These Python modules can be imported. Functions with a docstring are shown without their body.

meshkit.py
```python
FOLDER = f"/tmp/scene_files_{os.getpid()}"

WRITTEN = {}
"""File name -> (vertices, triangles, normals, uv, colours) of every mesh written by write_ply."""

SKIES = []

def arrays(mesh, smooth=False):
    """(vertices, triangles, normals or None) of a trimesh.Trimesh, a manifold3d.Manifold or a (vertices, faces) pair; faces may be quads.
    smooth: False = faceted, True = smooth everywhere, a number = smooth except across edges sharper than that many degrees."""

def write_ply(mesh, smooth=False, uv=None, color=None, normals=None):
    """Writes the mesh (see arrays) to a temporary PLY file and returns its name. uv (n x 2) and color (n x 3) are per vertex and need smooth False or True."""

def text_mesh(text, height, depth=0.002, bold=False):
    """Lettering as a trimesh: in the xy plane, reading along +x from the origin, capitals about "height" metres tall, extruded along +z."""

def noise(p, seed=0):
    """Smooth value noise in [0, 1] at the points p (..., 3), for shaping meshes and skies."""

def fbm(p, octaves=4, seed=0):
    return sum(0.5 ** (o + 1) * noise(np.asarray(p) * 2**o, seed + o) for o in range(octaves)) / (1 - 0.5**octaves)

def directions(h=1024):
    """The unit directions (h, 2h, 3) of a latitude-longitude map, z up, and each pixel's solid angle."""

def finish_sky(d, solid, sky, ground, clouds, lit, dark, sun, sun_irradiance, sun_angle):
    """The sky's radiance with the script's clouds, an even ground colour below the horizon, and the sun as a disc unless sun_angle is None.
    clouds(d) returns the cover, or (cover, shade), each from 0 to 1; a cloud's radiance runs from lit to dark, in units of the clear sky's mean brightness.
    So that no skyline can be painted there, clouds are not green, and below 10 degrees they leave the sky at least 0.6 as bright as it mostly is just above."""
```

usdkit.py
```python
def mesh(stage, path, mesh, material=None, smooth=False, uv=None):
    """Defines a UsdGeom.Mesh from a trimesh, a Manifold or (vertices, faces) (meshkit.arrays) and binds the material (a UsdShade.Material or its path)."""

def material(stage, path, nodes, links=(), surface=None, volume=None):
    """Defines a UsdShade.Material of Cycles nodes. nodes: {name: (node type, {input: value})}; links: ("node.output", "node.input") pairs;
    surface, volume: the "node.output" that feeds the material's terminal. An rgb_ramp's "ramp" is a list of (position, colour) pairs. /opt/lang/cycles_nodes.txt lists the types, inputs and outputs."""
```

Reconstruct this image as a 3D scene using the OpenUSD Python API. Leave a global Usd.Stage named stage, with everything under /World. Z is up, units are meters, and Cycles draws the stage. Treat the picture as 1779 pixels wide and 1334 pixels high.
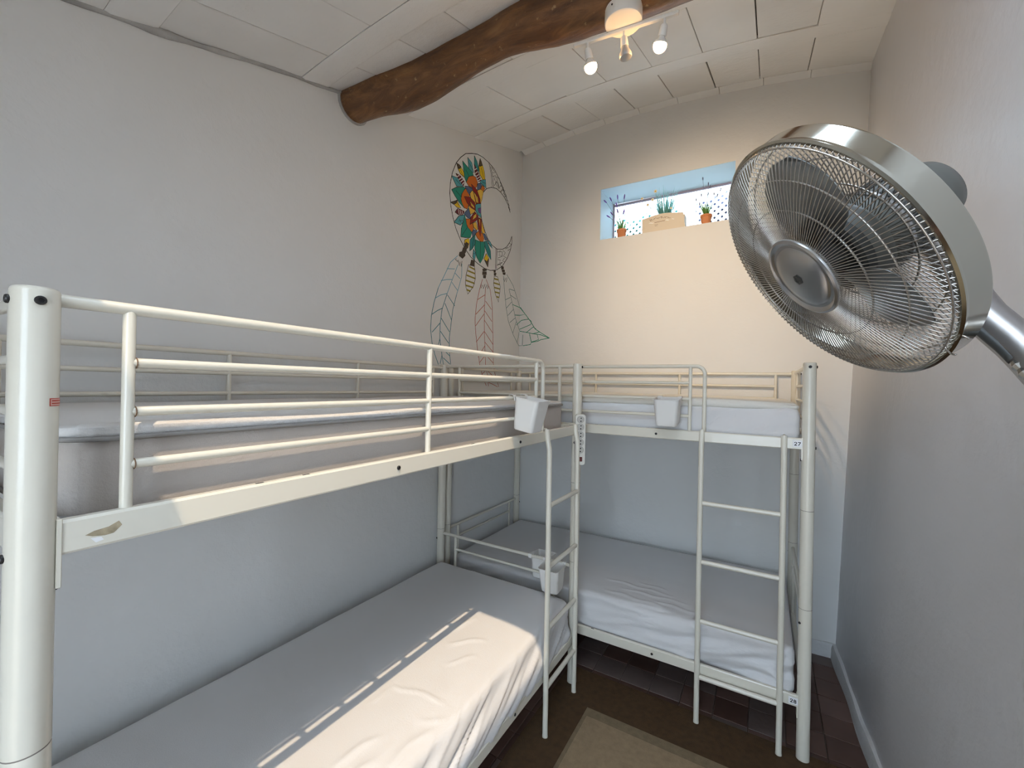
import math, random
import numpy as np
import trimesh
import manifold3d as m3
from shapely.geometry import Polygon
import meshkit, usdkit
from pxr import Usd, UsdGeom, UsdLux, UsdShade, Gf, Sdf

stage = Usd.Stage.CreateInMemory()
UsdGeom.SetStageUpAxis(stage, 'Z')
UsdGeom.SetStageMetersPerUnit(stage, 1.0)
UsdGeom.Xform.Define(stage, '/World')
UsdGeom.Scope.Define(stage, '/World/Looks')
random.seed(7)
rng = np.random.default_rng(7)
M = {}


def mat(name, nodes, links, surface='p.BSDF'):
    M[name] = usdkit.material(stage, '/World/Looks/' + name, nodes, links, surface=surface)
    return M[name]


# ------------------------------------------------------------------ camera, sky, sun, exposure
CAM = np.array([0.8736, -0.1648, 1.5921])
YAW, PITCH, ROLL, F_PX = 0.5398, 0.0017, 0.0199, 737.97
fw = np.array([-math.sin(YAW) * math.cos(PITCH), math.cos(YAW) * math.cos(PITCH), math.sin(PITCH)])
rt = np.array([math.cos(YAW), math.sin(YAW), 0.0])
up = np.cross(rt, fw)
rt, up = rt * math.cos(ROLL) + up * math.sin(ROLL), up * math.cos(ROLL) - rt * math.sin(ROLL)
cam = UsdGeom.Camera.Define(stage, '/World/camera')
cam.AddTransformOp().Set(Gf.Matrix4d(*rt, 0, *up, 0, *(-fw), 0, *CAM, 1))
cam.CreateHorizontalApertureAttr(36.0)
cam.CreateVerticalApertureAttr(36.0 * 1334 / 1779)
cam.CreateFocalLengthAttr(36.0 * F_PX / 1779)
cam.CreateClippingRangeAttr(Gf.Vec2f(0.02, 1000))
cam.CreateExposureAttr(-0.12)

SUN_DIR = np.array([0.395, -0.31, 1.0])
SUN_DIR /= np.linalg.norm(SUN_DIR)
sun = UsdLux.DistantLight.Define(stage, '/World/sun')
zx = SUN_DIR
xx = np.cross([0, 1, 0], zx); xx /= np.linalg.norm(xx)
yx = np.cross(zx, xx)
sun.AddTransformOp().Set(Gf.Matrix4d(*xx, 0, *yx, 0, *zx, 0, 0, 0, 0, 1))
sun.CreateAngleAttr(0.53)
sun.CreateNormalizeAttr(True)
sun.CreateIntensityAttr(0.8)
sun.CreateColorAttr(Gf.Vec3f(1.0, 0.80, 0.57))

sky = UsdLux.DomeLight.Define(stage, '/World/sky')
sky.CreateIntensityAttr(2.6)
sky.CreateColorAttr(Gf.Vec3f(0.69, 0.84, 1.0))
BULB_E = 130.0


# ------------------------------------------------------------------ materials
def paint(name, col, rough=0.5, bump=0.0, scale=40, var=0.0, coat=0.0, vscale=3.0, spec=0.5, **kw):
    nodes = {'p': ('principled_bsdf', {'base_color': col, 'roughness': rough, 'coat_weight': coat, 'specular_ior_level': spec, **kw})}
    links = []
    if bump or var:
        nodes['g'] = ('texture_coordinate', {})
    if var:
        nodes['v'] = ('noise_texture', {'scale': vscale, 'detail': 4.0})
        nodes['r'] = ('rgb_ramp', {'ramp': [(0.3, tuple(c * (1 - var) for c in col)), (0.7, tuple(min(1, c * (1 + var)) for c in col))]})
        links += [('g.object', 'v.vector'), ('v.fac', 'r.fac'), ('r.color', 'p.base_color')]
    if bump:
        nodes['n'] = ('noise_texture', {'scale': scale, 'detail': 5.0, 'roughness': 0.6})
        nodes['b'] = ('bump', {'strength': 1.0, 'distance': bump})
        links += [('g.object', 'n.vector'), ('n.fac', 'b.height'), ('b.normal', 'p.normal')]
    return mat(name, nodes, links)


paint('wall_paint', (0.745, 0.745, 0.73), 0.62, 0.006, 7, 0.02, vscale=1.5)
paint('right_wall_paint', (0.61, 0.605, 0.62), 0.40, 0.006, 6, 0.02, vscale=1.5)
paint('ceiling_paint', (0.84, 0.835, 0.82), 0.6, 0.003, 30, 0.03)
paint('ceiling_paint_old', (0.80, 0.79, 0.77), 0.65, 0.003, 30, 0.04)
paint('joint_dark', (0.10, 0.095, 0.09), 0.9)
paint('bead_grey', (0.40, 0.395, 0.385), 0.8, 0.003, 60, 0.2, vscale=9)
paint('skirting_plaster', (0.66, 0.66, 0.66), 0.7, 0.008, 18, 0.06)
for i, c in enumerate([(0.125, 0.068, 0.052), (0.150, 0.088, 0.072), (0.095, 0.050, 0.038), (0.150, 0.110, 0.098)]):
    paint('terracotta_%s' % 'abcd'[i], c, 0.5, 0.002, 30, 0.12, vscale=8)
paint('grout', (0.10, 0.075, 0.06), 0.9)
paint('white_metal', (0.74, 0.705, 0.605), 0.28, 0.0004, 60, coat=0.3)
paint('metal_rust', (0.20, 0.12, 0.07), 0.8)
paint('scuff', (0.40, 0.33, 0.22), 0.7, var=0.3, vscale=60)
paint('black_bolt', (0.018, 0.016, 0.016), 0.4)
paint('joint_line', (0.25, 0.22, 0.19), 0.7)
paint('sheet_white', (0.71, 0.70, 0.70), 0.85, 0.0006, 220)
paint('mattress_top', (0.70, 0.685, 0.67), 0.9, 0.002, 120)
paint('mattress_side', (0.52, 0.475, 0.44), 0.85, 0.0015, 160)
paint('piping', (0.30, 0.29, 0.28), 0.8)
paint('topper_cream', (0.76, 0.74, 0.68), 0.85, 0.001, 150)
paint('bin_plastic', (0.80, 0.78, 0.745), 0.45)
paint('strip_plastic', (0.72, 0.70, 0.64), 0.4)
paint('socket_plastic', (0.50, 0.48, 0.44), 0.45)
paint('hole_black', (0.01, 0.01, 0.01), 0.6)
paint('switch_red', (0.10, 0.008, 0.006), 0.3)
paint('cable_beige', (0.55, 0.48, 0.38), 0.6)
paint('label_white', (0.85, 0.85, 0.85), 0.4)
paint('label_ink', (0.02, 0.02, 0.022), 0.5)
paint('sticker_red', (0.50, 0.05, 0.03), 0.5)
paint('sticker_pale', (0.72, 0.42, 0.36), 0.5)
paint('lamp_white', (0.78, 0.76, 0.72), 0.4)
paint('lamp_off', (0.42, 0.41, 0.40), 0.3)
paint('terracotta_pot', (0.62, 0.24, 0.10), 0.75, 0.001, 60)
paint('planter_wood', (0.72, 0.64, 0.52), 0.7, 0.001, 60)
paint('planter_ink', (0.22, 0.12, 0.07), 0.7)
paint('planter_white', (0.9, 0.88, 0.84), 0.6)
paint('reveal_daylight_tint', (0.62, 0.82, 0.96), 0.6)  # cool sky light on the reveal, put into its colour
paint('frame_grey', (0.30, 0.27, 0.36), 0.5)
paint('trellis_white', (0.9, 0.9, 0.9), 0.6)
paint('daisy_petal', (0.85, 0.83, 0.78), 0.7)
paint('daisy_centre', (0.75, 0.55, 0.12), 0.7)
paint('rug_dark', (0.085, 0.046, 0.018), 0.95, 0.004, 300, 0.18, vscale=40)
paint('rug_light', (0.36, 0.26, 0.155), 0.95, 0.004, 300, 0.10, vscale=40)
paint('rug_mid', (0.24, 0.18, 0.105), 0.95, 0.004, 300, 0.12, vscale=40)
paint('pale_stone', (0.72, 0.72, 0.70), 0.9, 0.004, 20, 0.08)
paint('terrace_stone', (0.52, 0.42, 0.32), 0.9, 0.004, 20, 0.15)
for n, c in dict(teal=(0.010, 0.27, 0.19), dteal=(0.018, 0.25, 0.25), sky=(0.08, 0.36, 0.42), yellow=(0.80, 0.55, 0.008), brown=(0.09, 0.065, 0.035),
                 maroon=(0.13, 0.008, 0.02), orange=(0.66, 0.16, 0.008), slate=(0.09, 0.14, 0.27), straw=(0.82, 0.52, 0.06), red=(0.27, 0.008, 0.006),
                 purple=(0.16, 0.07, 0.30), ink=(0.012, 0.012, 0.012), white=(0.8, 0.76, 0.72), bark=(0.05, 0.036, 0.026), olive=(0.30, 0.25, 0.035),
                 palesky=(0.22, 0.44, 0.54), greyteal=(0.09, 0.25, 0.29), rose=(0.46, 0.13, 0.11), greygreen=(0.14, 0.24, 0.23), green=(0.02, 0.24, 0.14)).items():
    paint('paint_' + n, c, 0.6)
# chrome and steel of the fan
mat('chrome', {'p': ('principled_bsdf', {'base_color': (0.58, 0.555, 0.48), 'metallic': 1.0, 'roughness': 0.13}), 'g': ('texture_coordinate', {}),
               'n': ('noise_texture', {'scale': 9.0, 'detail': 2.0}), 'b': ('bump', {'strength': 1.0, 'distance': 0.0012})},
    [('g.object', 'n.vector'), ('n.fac', 'b.height'), ('b.normal', 'p.normal')])
mat('chrome_wire', {'p': ('principled_bsdf', {'base_color': (0.52, 0.50, 0.47), 'metallic': 1.0, 'roughness': 0.2})}, [])
mat('hub_steel', {'p': ('principled_bsdf', {'base_color': (0.46, 0.46, 0.46), 'metallic': 1.0, 'roughness': 0.24})}, [])
mat('blade_grey', {'p': ('principled_bsdf', {'base_color': (0.30, 0.31, 0.31), 'metallic': 0.9, 'roughness': 0.3})}, [])
paint('motor_black', (0.035, 0.036, 0.034), 0.5)
paint('motor_grey', (0.11, 0.11, 0.098), 0.45)
mat('arm_steel', {'p': ('principled_bsdf', {'base_color': (0.40, 0.375, 0.36), 'metallic': 0.9, 'roughness': 0.36})}, [])
# varnished log
mat('log_wood', {'g': ('texture_coordinate', {}), 'm': ('mapping', {'scale': (2.0, 9.0, 9.0)}), 'n': ('noise_texture', {'scale': 2.6, 'detail': 8.0, 'roughness': 0.62, 'distortion': 0.6}),
                 'r': ('rgb_ramp', {'ramp': [(0.25, (0.045, 0.016, 0.005)), (0.45, (0.13, 0.052, 0.015)), (0.62, (0.23, 0.105, 0.034)), (0.8, (0.33, 0.18, 0.065))]}),
                 'k': ('noise_texture', {'scale': 38.0, 'detail': 3.0}), 'kr': ('rgb_ramp', {'ramp': [(0.66, (0, 0, 0)), (0.74, (1, 1, 1))]}),
                 'x': ('mix_color', {'b': (0.42, 0.27, 0.12)}), 'b': ('bump', {'strength': 1.0, 'distance': 0.012}), 'p': ('principled_bsdf', {'roughness': 0.42, 'coat_weight': 0.25, 'coat_roughness': 0.25})},
    [('g.object', 'm.vector'), ('m.vector', 'n.vector'), ('n.fac', 'r.fac'), ('g.object', 'k.vector'), ('k.fac', 'kr.fac'), ('kr.color', 'x.fac'), ('r.color', 'x.a'), ('x.result', 'p.base_color'),
     ('n.fac', 'b.height'), ('b.normal', 'p.normal')])
mat('pane_glass', {'t': ('transparent_bsdf', {'color': (0.93, 0.97, 0.98)}), 'g': ('glossy_bsdf', {'roughness': 0.02}), 'f': ('fresnel', {'IOR': 1.45}), 'm': ('mix_closure', {})},
    [('f.fac', 'm.fac'), ('t.BSDF', 'm.closure1'), ('g.BSDF', 'm.closure2')], surface='m.closure')
mat('bulb_glow', {'e': ('emission', {'color': (1.0, 0.58, 0.24), 'strength': BULB_E})}, [], surface='e.emission')


def leafy(name, col, tr):
    mat(name, {'d': ('diffuse_bsdf', {'color': col}), 't': ('translucent_bsdf', {'color': tr}), 'm': ('mix_closure', {'fac': 0.5})},
        [('d.BSDF', 'm.closure1'), ('t.BSDF', 'm.closure2')], surface='m.closure')


leafy('leaf_green', (0.20, 0.38, 0.13), (0.38, 0.62, 0.24))
leafy('leaf_teal', (0.03, 0.24, 0.24), (0.04, 0.30, 0.28))
leafy('leaf_grey', (0.20, 0.30, 0.26), (0.25, 0.40, 0.34))
leafy('grass_blue', (0.22, 0.48, 0.48), (0.35, 0.72, 0.72))
leafy('lavender_purple', (0.36, 0.28, 0.62), (0.4, 0.3, 0.68))
leafy('sprig_grey', (0.20, 0.22, 0.34), (0.20, 0.22, 0.36))


# ------------------------------------------------------------------ mesh helpers
def cat(parts):
    vs, fs, n = [], [], 0
    for v, f in parts:
        v = np.asarray(v, float); f = np.asarray(f, int)
        vs.append(v); fs.append(f + n); n += len(v)
    return np.vstack(vs), np.vstack(fs)


def tm(mesh):
    return np.array(mesh.vertices), np.array(mesh.faces)


def mv(vf, t):
    return vf[0] + np.asarray(t, float), vf[1]


def xf(vf, m4):
    m4 = np.asarray(m4)
    return vf[0] @ m4[:3, :3].T + m4[:3, 3], vf[1]


def rotz(vf, a):
    c, s = math.cos(a), math.sin(a)
    return xf(vf, [[c, -s, 0, 0], [s, c, 0, 0], [0, 0, 1, 0], [0, 0, 0, 1]])


def quads(q):
    q = np.asarray(q)
    return np.vstack([q[:, [0, 1, 2]], q[:, [0, 2, 3]]])


def bevel_box(x0, x1, y0, y1, z0, z1, b=0.002):
    """A box with chamfered edges (24 corners)."""
    lo, hi = np.array([x0, y0, z0]), np.array([x1, y1, z1])
    b = min(b, (hi - lo).min() * 0.45)
    pts = []
    for sx in (0, 1):
        for sy in (0, 1):
            for sz in (0, 1):
                c = np.where([sx, sy, sz], hi, lo)
                inw = np.where([sx, sy, sz], -b, b)
                for k in range(3):
                    d = inw.copy(); d[k] = 0
                    pts.append(c + d)
    h = trimesh.convex.convex_hull(np.array(pts))
    return tm(h)


def frames(path, closed=False):
    p = np.asarray(path, float)
    t = np.roll(p, -1, 0) - np.roll(p, 1, 0) if closed else np.gradient(p, axis=0)
    t /= np.linalg.norm(t, axis=1, keepdims=True)
    a = np.array([0, 0, 1.0]) if abs(t[0][2]) < 0.9 else np.array([1.0, 0, 0])
    n = np.cross(t[0], a); n /= np.linalg.norm(n)
    N = [n]
    for k in range(1, len(p)):
        n = n - t[k] * (n @ t[k]); n /= np.linalg.norm(n); N.append(n)
    N = np.array(N)
    return p, t, N, np.cross(t, N)


def tube(path, r, sides=12, closed=False, cap=True):
    p, t, N, B = frames(path, closed)
    r = np.broadcast_to(r, (len(p),))
    a = np.linspace(0, 2 * np.pi, sides, endpoint=False)
    ring = np.cos(a)[None, :, None] * N[:, None] + np.sin(a)[None, :, None] * B[:, None]
    v = (p[:, None] + ring * r[:, None, None]).reshape(-1, 3)
    f = []
    m = len(p)
    for k in range(m if closed else m - 1):
        k2 = (k + 1) % m
        for i in range(sides):
            j = (i + 1) % sides
            f.append([k * sides + i, k * sides + j, k2 * sides + j, k2 * sides + i])
    f = quads(f)
    if cap and not closed:
        c0, c1 = len(v), len(v) + 1
        v = np.vstack([v, p[0], p[-1]])
        i = np.arange(sides); j = (i + 1) % sides
        f = np.vstack([f, np.stack([np.full(sides, c0), j, i], 1), np.stack([np.full(sides, c1), (m - 1) * sides + i, (m - 1) * sides + j], 1)])
    return v, f[:, ::-1]


def rod(a, b, r, sides=10):
    return tube([a, b], r, sides)


def lathe(profile, n=32, a0=0.0, a1=2 * math.pi):
    """profile [(r, z)...] turned round z."""
    pr = np.asarray(profile, float)
    full = abs(a1 - a0 - 2 * math.pi) < 1e-6
    a = np.linspace(a0, a1, n, endpoint=not full)
    v = np.stack([np.outer(np.cos(a), pr[:, 0]), np.outer(np.sin(a), pr[:, 0]), np.tile(pr[:, 1], (len(a), 1))], -1)
    m = len(pr)
    f = []
    for i in range(len(a) if full else len(a) - 1):
        j = (i + 1) % len(a)
        for k in range(m - 1):
            f.append([i * m + k, j * m + k, j * m + k + 1, i * m + k + 1])
    return v.reshape(-1, 3), quads(f)


def loft(sections):
    """sections: list of (n,3) closed loops, capped at both ends."""
    n = len(sections[0])
    v = np.vstack(sections)
    f = []
    for k in range(len(sections) - 1):
        for i in range(n):
            j = (i + 1) % n
            f.append([k * n + i, k * n + j, (k + 1) * n + j, (k + 1) * n + i])
    f = quads(f)
    c0, c1 = len(v), len(v) + 1
    v = np.vstack([v, sections[0].mean(0), sections[-1].mean(0)])
    i = np.arange(n); j = (i + 1) % n
    m = (len(sections) - 1) * n
    f = np.vstack([f, np.stack([np.full(n, c0), j, i], 1), np.stack([np.full(n, c1), m + i, m + j], 1)])
    return v, f


def rrect(w, d, r, z, seg=5):
    out = []
    for cx, cy, a0 in ((w / 2 - r, d / 2 - r, 0), (-w / 2 + r, d / 2 - r, 90), (-w / 2 + r, -d / 2 + r, 180), (w / 2 - r, -d / 2 + r, 270)):
        for a in np.radians(np.linspace(a0, a0 + 90, seg)):
            out.append((cx + r * math.cos(a), cy + r * math.sin(a), z))
    return np.array(out)


def extrude(poly, h):
    return tm(trimesh.creation.extrude_polygon(poly, h, engine='earcut'))


def soft_box(lo, hi, R, step, disp=None):
    """A box rounded by R on a fine grid; disp(points, normals) gives the outward displacement."""
    lo, hi = np.asarray(lo, float), np.asarray(hi, float)
    parts = []
    for ax in range(3):
        b, c = (ax + 1) % 3, (ax + 2) % 3
        nb, nc = max(6, int((hi[b] - lo[b]) / step)), max(6, int((hi[c] - lo[c]) / step))
        ub, uc = np.linspace(lo[b], hi[b], nb + 1), np.linspace(lo[c], hi[c], nc + 1)
        B, C = np.meshgrid(ub, uc, indexing='ij')
        idx = np.arange((nb + 1) * (nc + 1)).reshape(nb + 1, nc + 1)
        q = np.stack([idx[:-1, :-1], idx[1:, :-1], idx[1:, 1:], idx[:-1, 1:]], -1).reshape(-1, 4)
        for s, val in ((1, hi[ax]), (-1, lo[ax])):
            v = np.zeros((B.size, 3)); v[:, ax] = val; v[:, b] = B.ravel(); v[:, c] = C.ravel()
            parts.append((v, quads(q if s > 0 else q[:, ::-1])))
    v, f = cat(parts)
    m = trimesh.Trimesh(v, f, process=False); m.merge_vertices(digits_vertex=6)
    v, f = np.array(m.vertices), np.array(m.faces)
    inner = np.clip(v, lo + R, hi - R)
    n = v - inner
    n /= np.maximum(np.linalg.norm(n, axis=1, keepdims=True), 1e-9)
    v = inner + n * R
    if disp is not None:
        v = v + n * disp(v, n)[:, None]
    return v, f


# ------------------------------------------------------------------ prim helpers
_count = {}


def unique(parent, name):
    k = _count.get((parent, name), 0)
    _count[(parent, name)] = k + 1
    return '%s/%s' % (parent, name if k == 0 else '%s_%03d' % (name, k))


def tag(prim, label=None, cat_=None, group=None, kind=None):
    p = prim.GetPrim() if hasattr(prim, 'GetPrim') else prim
    for k, v in (('label', label), ('category', cat_), ('group', group), ('kind', kind)):
        if v:
            p.SetCustomDataByKey(k, v)
    return p


def obj(name, vf, m, parent='/World', smooth=False, **kw):
    parent = parent if isinstance(parent, str) else str(parent.GetPath())
    path = unique(parent, name)
    x = usdkit.mesh(stage, path, vf, M[m], smooth)
    tag(x, kw.get('label'), kw.get('cat_'), kw.get('group'), kw.get('kind'))
    return x.GetPrim()


def thing(name, label, cat_, m4=None, group=None, kind=None):
    x = UsdGeom.Xform.Define(stage, unique('/World', name))
    if m4 is not None:
        x.AddTransformOp().Set(Gf.Matrix4d(*np.asarray(m4, float).T.ravel()))
    return tag(x, label, cat_, group, kind)


def place(x=0, y=0, z=0, a=0):
    c, s = math.cos(a), math.sin(a)
    return np.array([[c, -s, 0, x], [s, c, 0, y], [0, 0, 1, z], [0, 0, 0, 1.0]])


def poly_fill(pts3, normal, depth):
    """A thin raised film of paint: the outline pts3 (n,3), coplanar, lifted by depth along normal."""
    normal = np.asarray(normal, float)
    ax = int(np.argmax(np.abs(normal)))
    keep = [k for k in range(3) if k != ax]
    P2 = Polygon(np.asarray(pts3)[:, keep]).buffer(0)
    geoms = getattr(P2, 'geoms', [P2])
    out = []
    for g in geoms:
        if g.is_empty:
            continue
        v, f = extrude(g, depth)
        w = np.zeros_like(v); w[:, keep] = v[:, :2]
        w[:, ax] = np.asarray(pts3)[0][ax] + normal[ax] * v[:, 2]
        m = trimesh.Trimesh(w, f, process=False)
        if m.volume < 0:
            f = f[:, ::-1]
        out.append((w, f))
    return cat(out)


# ------------------------------------------------------------------ the room
XL, YB, YF, SLOPE = -0.97, 3.02, -1.10, 0.31
ZC = np.polyfit([-0.97, 0.4, 1.37], [3.60, 3.64, 3.50], 2)
SKY_X0, SKY_X1, SKY_Y0, SKY_Y1 = 0.34, 1.08, -0.26, 0.80     # the roof window above the camera


def zc(x, y):
    """Underside of the sloping ceiling."""
    return np.polyval(ZC, x) + SLOPE * (np.asarray(y) - YB)


def xr(y, z):
    """The right wall: out of plumb, and not quite square to the others."""
    bottom = 1.25 + 0.05 * (3.03 - y)
    top = 1.37 - 0.055 * (3.03 - np.maximum(y, 2.1))
    return bottom + (top - bottom) * z / 3.5


# floor: terracotta tiles on a dark grout bed
floor = thing('floor', 'dark terracotta tiled floor', None, kind='structure')
obj('grout_bed', bevel_box(-1.15, 1.62, -1.25, 3.10, -0.10, -0.006, 0.002), 'grout', floor)
T = 0.152
rest = []
for iy in range(28):
    for ix in range(17):
        x0, y0 = -1.0 + ix * T, 3.05 - (iy + 1) * T
        x1, y1 = min(x0 + T, 1.50), y0 + T
        if x1 - x0 < 0.02:
            continue
        t_ = bevel_box(x0 + 0.002, x1 - 0.002, y0 + 0.002, y1 - 0.002, -0.012, rng.uniform(-0.001, 0.0), 0.0018)
        if iy < 14:
            obj('tile', t_, 'terracotta_%s' % 'abcd'[rng.integers(4)], floor)
        else:
            rest.append(t_)
obj('tile_field', cat(rest), 'terracotta_a', floor, kind='stuff')

# left wall
prof = [(YF - 0.15, -0.1), (YB + 0.35, -0.1), (YB + 0.35, zc(XL, YB + 0.35) + 0.06), (YF - 0.15, zc(XL, YF - 0.15) + 0.06)]
v, f = extrude(Polygon(prof), 0.15)
obj('wall_left', (np.stack([XL - 0.15 + v[:, 2], v[:, 0], v[:, 1]], 1), f), 'wall_paint', kind='structure')
# back wall with the high window
WX0, WX1, WZ0, WZ1 = -0.262, 0.672, 2.735, 3.130
xs = np.linspace(-1.12, 1.62, 12)
outline = [(-1.12, -0.1), (1.62, -0.1)] + [(x, float(zc(x, YB)) + 0.05) for x in xs[::-1]]
wall = Polygon(outline, [[(WX0, WZ0), (WX1, WZ0 - 0.003), (WX1, WZ1 - 0.010), (WX0, WZ1)]])
v, f = extrude(wall, 0.36)
obj('wall_back', (np.stack([v[:, 0], YB + 0.36 - v[:, 2], v[:, 1]], 1), f), 'wall_paint', kind='structure')
# right wall
gy, gz = np.linspace(YF - 0.15, YB + 0.02, 42), np.linspace(-0.1, 3.62, 40)
Y, Z = np.meshgrid(gy, gz, indexing='ij')
X = xr(Y, Z) + 0.006 * (meshkit.fbm(np.stack([Y * 1.6, Z * 1.6, Y * 0], -1), 3, 4) - 0.5)
idx = np.arange(Y.size).reshape(Y.shape)
q = np.stack([idx[:-1, :-1], idx[:-1, 1:], idx[1:, 1:], idx[1:, :-1]], -1).reshape(-1, 4)
nv = Y.size
front = np.stack([X, Y, Z], -1).reshape(-1, 3)
back = front.copy(); back[:, 0] = 1.75
rim = np.concatenate([idx[0, :], idx[1:, -1], idx[-1, -2::-1], idx[-2:0:-1, 0]])
rq = np.stack([rim, np.roll(rim, -1), np.roll(rim, -1) + nv, rim + nv], 1)
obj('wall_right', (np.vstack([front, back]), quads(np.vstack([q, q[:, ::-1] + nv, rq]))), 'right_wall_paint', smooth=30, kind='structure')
# front wall behind the camera, with an open doorway to the terrace
outline = [(-1.12, -0.1), (1.7, -0.1)] + [(x, float(zc(x, YF)) + 0.05) for x in np.linspace(1.7, -1.12, 12)]
wall = Polygon(outline, [[(0.35, 0.0), (1.30, 0.0), (1.30, 2.05), (0.35, 2.05)]])
v, f = extrude(wall, 0.15)
obj('wall_front', (np.stack([v[:, 0], YF - v[:, 2], v[:, 1]], 1), f[:, ::-1]), 'wall_paint', kind='structure')
door = thing('door_1', 'open doorway to the terrace', None, kind='structure')
for a, b in ((0.35 - 0.05, 0.35), (1.30, 1.30 + 0.05)):
    obj('door_jamb', bevel_box(a, b, YF - 0.17, YF + 0.015, 0, 2.10, 0.004), 'skirting_plaster', door)
obj('door_head', bevel_box(0.35, 1.30, YF - 0.17, YF + 0.015, 2.05, 2.10, 0.004), 'skirting_plaster', door)

# ceiling: clay slabs between plastered ribs, under one roof slab that the roof window pierces
ceiling = thing('ceiling', 'whitewashed sloping ceiling of clay slabs between plastered ribs', None, kind='structure')


def sloped(vf, dz=0.0):
    v, f = vf
    v = v.copy(); v[:, 2] = v[:, 2] + zc(v[:, 0], v[:, 1]) + dz
    return v, f


slab = Polygon([(-1.12, YF - 0.15), (1.7, YF - 0.15), (1.7, YB + 0.36), (-1.12, YB + 0.36)])
hole = Polygon([(SKY_X0, SKY_Y0), (SKY_X1, SKY_Y0), (SKY_X1, SKY_Y1), (SKY_X0, SKY_Y1)])
pieces = []
gx = sorted(set(list(np.round(np.linspace(-1.12, 1.7, 13), 3)) + [SKY_X0, SKY_X1]))
gyy = [YF - 0.15, SKY_Y0, SKY_Y1, YB + 0.36]
for a, b in zip(gx[:-1], gx[1:]):
    for c_, d_ in zip(gyy[:-1], gyy[1:]):
        if SKY_X0 - 1e-6 <= a and b <= SKY_X1 + 1e-6 and abs(c_ - SKY_Y0) < 1e-6:
            continue
        pieces.append(tm(trimesh.creation.box(bounds=[[a, c_, 0.018], [b, d_, 0.12]])))
obj('roof_slab', sloped(cat(pieces)), 'joint_dark', ceiling)
rows = [(2.455, 2.955), (1.785, 2.315), (1.125, 1.655), (0.455, 0.985), (-0.21, 0.315), (-0.88, -0.345)]
ribs = [(2.315, 2.455), (1.655, 1.785), (0.985, 1.125), (0.315, 0.455), (-0.345, -0.21), (-1.10, -0.88)]
joints = [-0.97, -0.77, -0.505, -0.25, 0.012, 0.282, 0.548, 0.806, 1.057, 1.42]


def clip_box(x0, x1, y0, y1, t, b):
    """Boxes of a ceiling piece outside the roof window."""
    if x1 <= SKY_X0 or x0 >= SKY_X1 or y1 <= SKY_Y0 or y0 >= SKY_Y1:
        return [(x0, x1, y0, y1)]
    out = []
    if x0 < SKY_X0: out.append((x0, SKY_X0, y0, y1))
    if x1 > SKY_X1: out.append((SKY_X1, x1, y0, y1))
    a, c_ = max(x0, SKY_X0), min(x1, SKY_X1)
    if y0 < SKY_Y0: out.append((a, c_, y0, SKY_Y0))
    if y1 > SKY_Y1: out.append((a, c_, SKY_Y1, y1))
    return [o for o in out if o[1] - o[0] > 0.02 and o[3] - o[2] > 0.02]


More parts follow.
